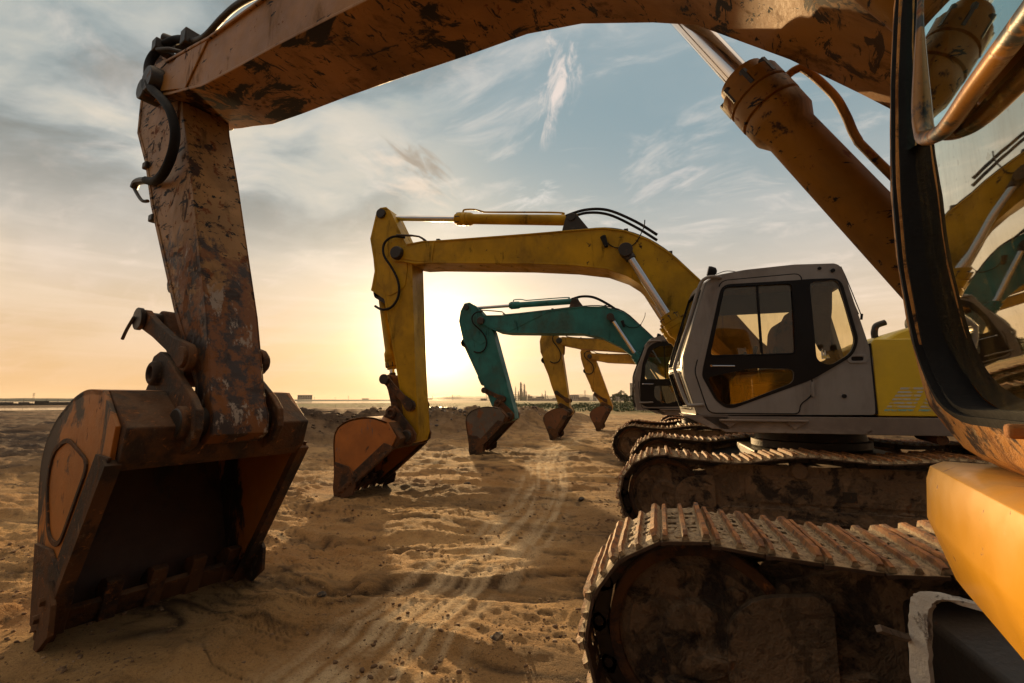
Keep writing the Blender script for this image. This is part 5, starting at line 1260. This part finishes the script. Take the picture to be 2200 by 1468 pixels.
for px, w, h, lb in ((1318, 11, 12, 'pale stepped block right of the fifth arm'), (1327, 8, 13, 'slightly taller pale block beside the stepped one'), (1336, 8, 10, 'small pale block left of the tree clump'), (1345, 9, 9, 'small pale block behind the trees')): bld('apartment_block', px, w, h, 10, 'conc', lb + ' on the horizon', wins=(4, 4))
bld('tower_block', 1356.5, 11, 33, 12, 'conc', 'tall pale apartment tower standing left of the teal machine cab', wins=(4, 12)); bld('offshore_hall', 662, 24, 10, 16, 'conc', 'pale boxy hall alone on the far left shore', wins=(6, 2), D=900); 
for q, (px, h) in enumerate(((1040, 4), (1068, 5), (1205, 4), (1192, 5), (790, 4), (925, 4))): bld('low_shed', px, 12, h, 8, 'conc', ('low pale shed on the skyline left of the refinery', 'low shed just left of the thin refinery stack', 'low shed behind the fourth bucket', 'small shed between the refinery and the fourth arm', 'small shed on the skyline left of the yellow arm', 'small shed on the skyline right of the yellow arm')[q], wins=(4, 1))
def pylon(px, h, D, label):
    e = empty('pylon', (0, 0, 0), 0, label, 'pylon', 'power pylons and masts along the horizon'); place(e, px, D)
    bm = bmesh.new()
    for sx in (-1, 1):
        for sy in (-1, 1): tube(bm, [(sx * h * .09, sy * h * .09, -1), (sx * h * .02, sy * h * .02, h)], h * .009, 4, smooth=False)
    for q in range(7):
        z0 = h * q / 7.5; z1 = h * (q + 1) / 7.5; w0 = h * (.09 - .07 * q / 7.5); w1 = h * (.09 - .07 * (q + 1) / 7.5)
        tube(bm, [(-w0, -w0, z0), (w1, -w1, z1)], h * .005, 4, smooth=False); tube(bm, [(w0, -w0, z0), (-w1, -w1, z1)], h * .005, 4, smooth=False)
    link('lattice_mast', bm, M['steel'], e, smooth=False)
    bm = bmesh.new()
    for z in (.72, .84, .95): prism(bm, [(-h * .16, h * z), (h * .16, h * z), (h * .02, h * (z + .035)), (-h * .02, h * (z + .035))], -.3, .3)
    link('cross_arms', bm, M['steel'], e, smooth=False)
for px, h, D, lb in ((1254.5, 22, 1000, 'tall pylon between the fourth and fifth arms'), (1276.5, 20, 1050, 'pylon just left of the fifth arm'), (974, 14, 1100, 'small pylon right of the yellow arm'), (921, 13, 1100, 'small pylon hard against the yellow arm'), (932, 12, 1200, 'faint pylon a little right of the yellow arm'), (1046, 15, 900, 'pylon against the teal bucket arm'), (754, 11, 1100, 'faint mast left of the yellow bucket'), (726, 8, 1100, 'faintest mast above the earth bank'), (682, 8, 1000, 'mast beside the pale hall on the left shore'), (88, 10, 800, 'faint mast on the far shore at left')): pylon(px, h, D, lb + ' on the horizon')
# hills and far shore
def ridge(name, a0, a1, D, hs, m, seed, depth=200, n=160):
    bm = bmesh.new(); rs_ = np.random.RandomState(seed); A = np.linspace(a0, a1, n)
    t = np.linspace(0, 1, n); H_ = np.interp(t, np.linspace(0, 1, len(hs)), hs) * (1 + .16 * fbm(t * 26, t * 0 + seed, 4, seed))
    rows = []
    for k_, (dd, f_) in enumerate(((0, 0), (.3, .6), (.6, 1.), (1, 0))):
        rows.append([bm.verts.new((*polar(a, D + depth * dd), -1 + max(.2, h) * f_)) for a, h in zip(A, H_)])
    for r0, r1 in zip(rows, rows[1:]):
        for q in range(n - 1): bm.faces.new([r0[q], r0[q + 1], r1[q + 1], r1[q]])
    return link(name, bm, m)
ridge('hills', -30, 2, 3600, [0, 32, 48, 34, 40, 50, 38, 46, 52, 40, 30, 24, 10], M['hill'], 5, 700)['kind'] = 'structure'
ridge('hills', -3, 60, 4200, [10, 20, 30, 22, 28, 10], M['hill'], 8, 700)['kind'] = 'structure'
sh = ridge('far_shore_trees', -100, -26, 800, [5, 5.5, 4.5, 5, 5, 4.5, 5, 4.4, 3.8, 3.4, 3.6, 3.2], M['shore'], 6, 60, 500); sh['kind'] = 'stuff'; tag(sh, 'dark band of far-off trees along the opposite shore', 'tree line')
sh = ridge('skyline_trees', -26, 50, 1050, [3.2, 3.6, 4, 3.4, 4.6, 4, 4.4, 4, 4], M['shore'], 9, 60, 500); sh['kind'] = 'stuff'; tag(sh, 'low far-off band of trees below the refinery skyline', 'tree line')
# breakwater and boats
bm = bmesh.new(); prev = None; rnd = random.Random(8)
for q in range(90):
    a = -85 + (85 - 57.5) * q / 89; c0 = polar(a, 205 + rnd.uniform(-1, 1)); c1 = polar(a, 211); h = .55 + rnd.uniform(-.12, .12)
    ring = [bm.verts.new((*c0, -.4)), bm.verts.new((*polar(a, 207), h)), bm.verts.new((*polar(a, 209), h)), bm.verts.new((*c1, -.4))]
    if prev:
        for w_ in range(4): bm.faces.new([prev[w_], prev[(w_ + 1) % 4], ring[(w_ + 1) % 4], ring[w_]])
    prev = ring
o = link('breakwater', bm, M['dark'], smooth=False); tag(o, 'dark low breakwater crossing the water at far left', 'breakwater')
for px, L_, cab_, lb in ((112, 10, 1, 'dark barge with a cabin moored by the breakwater'), (134, 14, 0, 'long grey barge moored right of the cabin boat'), (66, 4, 0, 'small dark boat near the middle of the breakwater'), (28, 5, 0, 'small dark boat at the left end of the breakwater')):
    e = empty('barge', (0, 0, 0), 0, lb, 'boat', 'boats by the breakwater'); place(e, px, 196)
    bm = bmesh.new(); prism(bm, [(-L_ / 2, .5), (-L_ / 2 + .5, -.2), (L_ / 2 - .8, -.2), (L_ / 2, .6), (L_ / 2 - .6, .62), (-L_ / 2 + .5, .5)], -1.2, 1.2); link('hull', bm, M['dark'], e, smooth=False)
    bm = bmesh.new(); box(bm, -L_ * .2, L_ * (.1 if cab_ else .35), -.8, .8, .5, 1.25 if cab_ else .95); tube(bm, [(L_ * .05, 0, .5), (L_ * .05, 0, 1.9)], .06, 5, smooth=False); link('deck_house', bm, M['steel'] if not cab_ else M['dark'], e, smooth=False)

# scrub and young trees
leafm = mat('scrub_leaves', (.065, .085, .022), .7, 0., [((.14, .12, .04), 1.2, .5, .65, (1, 1, 1), .7, 0.)], bump=(5, .0), var=.5)
def leaves(name, cen, siz, m, parent=None, seed=1, leaf=.1):
    """cen: (x,y,z,radius,height,count)"""
    rs_ = np.random.RandomState(seed); V = []
    for (cx, cy, cz, r_, hh, cnt) in cen:
        u = rs_.normal(0, 1, (cnt, 3)); u /= np.linalg.norm(u, axis=1)[:, None]; rad = rs_.uniform(.35, 1, (cnt, 1)) ** .5
        P = u * rad * np.array([r_, r_, hh / 2]) + np.array([cx, cy, cz + hh / 2])
        a = rs_.normal(0, 1, (cnt, 3)); a /= np.linalg.norm(a, axis=1)[:, None]; b_ = np.cross(a, rs_.normal(0, 1, (cnt, 3))); b_ /= np.linalg.norm(b_, axis=1)[:, None]
        l = leaf * rs_.uniform(.5, 1.4, (cnt, 1))
        V.append(np.stack([P - a * l, P + b_ * l * .45, P + a * l, P - b_ * l * .45], 1))
    V = np.concatenate(V).reshape(-1, 3); n = len(V) // 4
    me = bpy.data.meshes.new(name); me.vertices.add(n * 4); me.vertices.foreach_set('co', V.ravel()); me.loops.add(n * 4); me.loops.foreach_set('vertex_index', np.arange(n * 4))
    me.polygons.add(n); me.polygons.foreach_set('loop_start', np.arange(n) * 4); me.update(calc_edges=True); me.materials.append(m)
    o = bpy.data.objects.new(name, me); COL.objects.link(o)
    if parent: o.parent = parent
    return o
rs = np.random.RandomState(5); cen = []
for q in range(420):
    a = rs.uniform(-17, 20); d_ = rs.uniform(62, 135) if a > -9.5 else rs.uniform(75, 130)
    x_, y_ = polar(a, d_); r_ = rs.uniform(.5, 1.8); cen.append((x_, y_, -.15, r_, rs.uniform(.5, 1.15) * (1.5 if a > -5 else 1), 60))
o = leaves('scrub', cen, 1, leafm, seed=2, leaf=.16); tag(o, 'green scrub and weeds beyond the sand track under the skyline', 'scrub'); o['kind'] = 'stuff'
cen = []
for q in range(160):
    a = rs.uniform(-45, -24); d_ = rs.choice([rs.uniform(22, 30), rs.uniform(100, 180)]); x_, y_ = polar(a, d_); cen.append((x_, y_, hgt(x_, y_) - .05, rs.uniform(.2, .8) * d_ / 40, rs.uniform(.1, .22) * (d_ / 40), 30))
o = leaves('weeds', cen, 1, leafm, seed=3, leaf=.07); tag(o, 'sparse yellow-green weeds on the mud flat at mid distance', 'weeds'); o['kind'] = 'stuff'
TR = [(1322, 150, 3.6, 'feathery young tree leftmost of the clump by the tower block'), (1330, 140, 4.0, 'tallest tree of the clump by the tower block'), (1337, 155, 3.2, 'thin tree between its neighbours in the clump'), (1343, 140, 3.0, 'bushy low tree right of the thin one'), (1351, 130, 2.7, 'rounded bush-like tree nearest the teal cab'), (1313, 160, 2.6, 'small tree standing just right of the fifth arm')]
barkm = mat('bark', (.06, .045, .03), .9, 0., [], bump=(20, .5))
for q, (px, D, h, lb) in enumerate(TR):
    e = empty('tree', (0, 0, 0), 0, lb, 'tree', 'young trees right of the fifth machine'); place(e, px, D)
    bm = bmesh.new(); lathe(bm, (0, 0, -.3), (0, 0, h * .85), [(0, .1), (h * .5, .06), (h * 1.1, .02)], 7)
    rnd = random.Random(q)
    cen = []
    for b_ in range(9):
        t = rnd.uniform(0, 6.28); z = h * rnd.uniform(.3, .85); l_ = h * rnd.uniform(.15, .33); ex = (math.cos(t) * l_, math.sin(t) * l_, z + l_ * .7)
        tube(bm, [(0, 0, z), ex], .03, 4, smooth=False); cen.append((ex[0], ex[1], ex[2] - h * .1, h * rnd.uniform(.09, .17), h * .2, 130))
    cen.append((0, 0, h * .8, h * .12, h * .25, 120))
    link('trunk', bm, barkm, e); leaves('crown', cen, 1, leafm, e, q + 20, .11)

# ------------------------------------------------------------------ camera, light, sky
SUN_AZ, SUN_EL = -26.6, 7.4
cam = bpy.data.cameras.new('camera'); cam.sensor_width = 36; cam.lens = 36 * 978 / 2200; cam.clip_start = .05; cam.clip_end = 20000
co_ = bpy.data.objects.new('camera', cam); COL.objects.link(co_); co_.location = (0, 0, HC); co_.rotation_euler = (R(90) + CAMPITCH, 0, CAMYAW); SC.camera = co_
sun = bpy.data.lights.new('sun', 'SUN'); sun.energy = 5.; sun.color = (1., .66, .31); sun.angle = R(1.5)
so = bpy.data.objects.new('sun', sun); COL.objects.link(so)
sv = Vector((math.sin(R(SUN_AZ)) * math.cos(R(SUN_EL)), math.cos(R(SUN_AZ)) * math.cos(R(SUN_EL)), math.sin(R(SUN_EL))))
so.rotation_euler = sv.to_track_quat('Z', 'Y').to_euler(); so.location = (-20, 40, 30)

W_ = bpy.data.worlds.new('World'); SC.world = W_; W_.use_nodes = True; nt = W_.node_tree; nt.nodes.clear(); k = NT(nt)
d3 = k.n('ShaderNodeTexCoord').outputs['Generated']
d3 = k.vm('NORMALIZE', d3)
sky = k.n('ShaderNodeTexSky', sky_type='NISHITA'); sky.sun_disc = False; sky.sun_elevation = R(SUN_EL); sky.sun_rotation = R(SUN_AZ); sky.air_density = 1.2; sky.dust_density = 3.; sky.ozone_density = 1.5
nis = k.vm('SCALE', sky.outputs[0], None, .55)
X_, Y_, Z_ = k.sep(d3)
zc = k.m('MAXIMUM', Z_, 0.)
sd = k.vm('DOT_PRODUCT', d3, tuple(sv))
def blob(v, lo): return k.ss(k.vm('DOT_PRODUCT', d3, v), lo, 1.)
# gradient of clear air
up = k.m('POWER', zc, .55)
right = k.ss(k.vm('DOT_PRODUCT', d3, (.85, .52, .05)), -.6, 1.0)   # away from the sun to the right
base = k.mix(k.ss(zc, .08, .56), (5.2, 4.55, 3.8), (1.95, 2.75, 3.05))
base = k.mix(k.ss(zc, .10, .30, .35, 0), base, (5.6, 4.3, 2.6))
col = k.mix(.18, base, nis)
# high thin cloud sheet
pl = k.vm('SCALE', k.comb(X_, Y_, 0), None, k.m('DIVIDE', 1., k.m('ADD', zc, .22)))
w1 = k.noise(k.mapping(pl, (1, 1, 1), (0, 0, R(30))), .9, 3, .5)
plw = k.vm('ADD', pl, k.comb(k.m('MULTIPLY', w1, .8), k.m('MULTIPLY', w1, -.5), 0))
c1 = k.ss(k.noise(k.mapping(plw, (.7, 1.6, 1), (0, 0, R(-35))), 1.1, 9, .58, .25), .42, .68)
c2 = k.ss(k.noise(k.mapping(plw, (1.2, 2.2, 1), (0, 0, R(25)), (4, 2, 0)), 3.2, 10, .62, .5), .50, .74)
leftw = k.ss(k.vm('DOT_PRODUCT', d3, (-.83, .38, .40)), .70, .98)
bluew = k.ss(k.vm('DOT_PRODUCT', d3, (.10, .88, .46)), .80, .985)
cov = k.m('MULTIPLY', k.m('ADD', k.m('MULTIPLY', c1, .62), .04), k.m('SUBTRACT', 1., k.m('MULTIPLY', bluew, .55)), clamp=True)
ccol = k.mix(k.ss(zc, .1, .6), (6.0, 5.3, 4.6), (4.3, 4.25, 4.1))
col = k.mix(cov, col, ccol)
col = k.mix(k.m('MULTIPLY', c2, .34), col, (7.2, 6.1, 5.3))
# heavy tan cloud bank, upper left
lb = k.noise(k.mapping(plw, (.8, 1.3, 1), (0, 0, R(-50)), (2, 7, 0)), 1.5, 8, .55, .3)
col = k.mix(k.m('MULTIPLY', k.m('MULTIPLY', leftw, k.ss(lb, .44, .66), clamp=True), k.ss(zc, .22, .46)), col, (1.35, 1.3, 1.1))
col = k.mix(k.m('MULTIPLY', k.m('MULTIPLY', leftw, k.ss(lb, .55, .36)), .75), col, (5.6, 4.9, 3.9))
# single small sunlit cloud and wisps
def puff(col, v, ru, rw, tilt, sc, c, amt, seed, gap=.5):
    az_ = math.atan2(v[0], v[1]); r_ = Vector((math.cos(az_), -math.sin(az_), 0)); u_ = r_.cross(Vector(v)).normalized()
    ax = r_ * math.cos(R(tilt)) + u_ * math.sin(R(tilt)); bx = u_ * math.cos(R(tilt)) - r_ * math.sin(R(tilt))
    q = k.vm('SUBTRACT', d3, tuple(v))
    uu = k.m('DIVIDE', k.vm('DOT_PRODUCT', q, tuple(ax)), ru); ww = k.m('DIVIDE', k.vm('DOT_PRODUCT', q, tuple(bx)), rw)
    rr = k.m('SQRT', k.m('ADD', k.m('MULTIPLY', uu, uu), k.m('MULTIPLY', ww, ww)))
    nn = k.noise(k.comb(k.m('MULTIPLY', uu, .8), ww, seed), sc, 9, .62, .7)
    f = k.m('SUBTRACT', k.m('ADD', k.m('SUBTRACT', 1., rr), k.m('MULTIPLY', k.m('SUBTRACT', nn, .5), 3.2)), gap)
    f = k.m('MULTIPLY', k.ss(f, 0., .9), k.ss(rr, 1.25, .4))
    return k.mix(k.m('MULTIPLY', f, amt), col, c)
col = puff(col, (-.455, .775, .440), .15, .07, -28, 1.4, (6.6, 5.2, 4.0), .55, 3., .2)
col = puff(col, (-.428, .772, .468), .095, .040, -33, 1.5, (2.5, 2.05, 1.6), .8, 5., .12)
col = puff(col, (-.155, .790, .590), .045, .12, -18, 1.6, (6.8, 5.6, 4.9), .75, 8., .30)
col = puff(col, (-.160, .740, .650), .04, .05, 20, 1.8, (6.8, 5.5, 4.7), .45, 11., .55)
col = puff(col, (-.215, .880, .420), .10, .045, 12, 1.8, (6.6, 6.0, 5.5), .5, 1., .4)
col = puff(col, (.03, .905, .425), .16, .05, 20, 1.8, (6.4, 5.5, 5.0), .35, 14., .4)
# streaks near the horizon
st = k.ss(k.noise(k.mapping(d3, (1.2, 1.2, 16)), 2.4, 7, .55, .3), .45, .72)
col = k.mix(k.m('MULTIPLY', k.m('MULTIPLY', st, k.ss(zc, .42, .10)), .35), col, (7.6, 6.6, 5.7))
# dusty band along the horizon, deeper orange towards the left
hz = k.m('POWER', k.m('SUBTRACT', 1., k.m('MINIMUM', k.m('MULTIPLY', zc, 2.5), 1.)), 2.)
lf = k.ss(k.vm('DOT_PRODUCT', d3, (-1., .0, 0)), -.1, .9)
hcol = k.mix(lf, (6.9, 4.4, 2.3), (6.3, 3.5, 1.3))
col = k.mix(k.m('MULTIPLY', hz, .85), col, hcol)
# sun aureole
s1_ = k.m('POWER', k.m('MAXIMUM', sd, 0.), 26.); s2_ = k.m('POWER', k.m('MAXIMUM', sd, 0.), 160.); s3_ = k.m('POWER', k.m('MAXIMUM', sd, 0.), 900.)
glow = k.mix(s2_, (3.4, 2.7, 2.0), (9., 7., 4.6))
col = k.mix(1., col, k.vm('ADD', k.vm('SCALE', (2.2, 1.55, .8), None, s1_), k.vm('ADD', k.vm('SCALE', (11., 8.6, 5.0), None, s2_), k.vm('SCALE', (26., 19., 9.), None, s3_))), 'ADD')
col = k.mix(k.ss(zc, .72, .92, 0, .85), col, (11.5, 8.6, 5.8))   # unseen bright overhead sky, added as fill on ground and track tops
# darker opposite sky
opp = k.ss(sd, .35, -.75)
col = k.mix(k.m('MULTIPLY', opp, .78), col, (1.15, 1.02, .95))
bgd = k.n('ShaderNodeBackground'); setin(nt, bgd.inputs[0], col); bgd.inputs[1].default_value = .10
wo = k.n('ShaderNodeOutputWorld'); nt.links.new(bgd.outputs[0], wo.inputs[0])

# haze
HAZE = 8.0e-5
if HAZE:
    bm = bmesh.new(); L_ = 6000
    box(bm, -L_, L_, -L_, L_, -1.8, 62)
    m, k = newmat('haze_air'); pv = k.n('ShaderNodeVolumePrincipled'); pv.inputs['Color'].default_value = (.92, .84, .74, 1); pv.inputs['Density'].default_value = HAZE; pv.inputs['Anisotropy'].default_value = .3
    o = k.n('ShaderNodeOutputMaterial'); k.nt.links.new(pv.outputs[0], o.inputs['Volume'])
    hz_ = link('haze', bm, m, smooth=False); hz_['kind'] = 'stuff'; hz_['label'] = 'thin warm evening haze over the flats'; hz_['category'] = 'haze'

SC.view_settings.view_transform = 'Standard'; SC.view_settings.look = 'None'; SC.view_settings.exposure = .56; SC.view_settings.gamma = 1.; SC.view_settings.use_curve_mapping = False
SC.cycles.max_bounces = 6; SC.cycles.transparent_max_bounces = 16; SC.cycles.volume_bounces = 0
SC.render.film_transparent = False
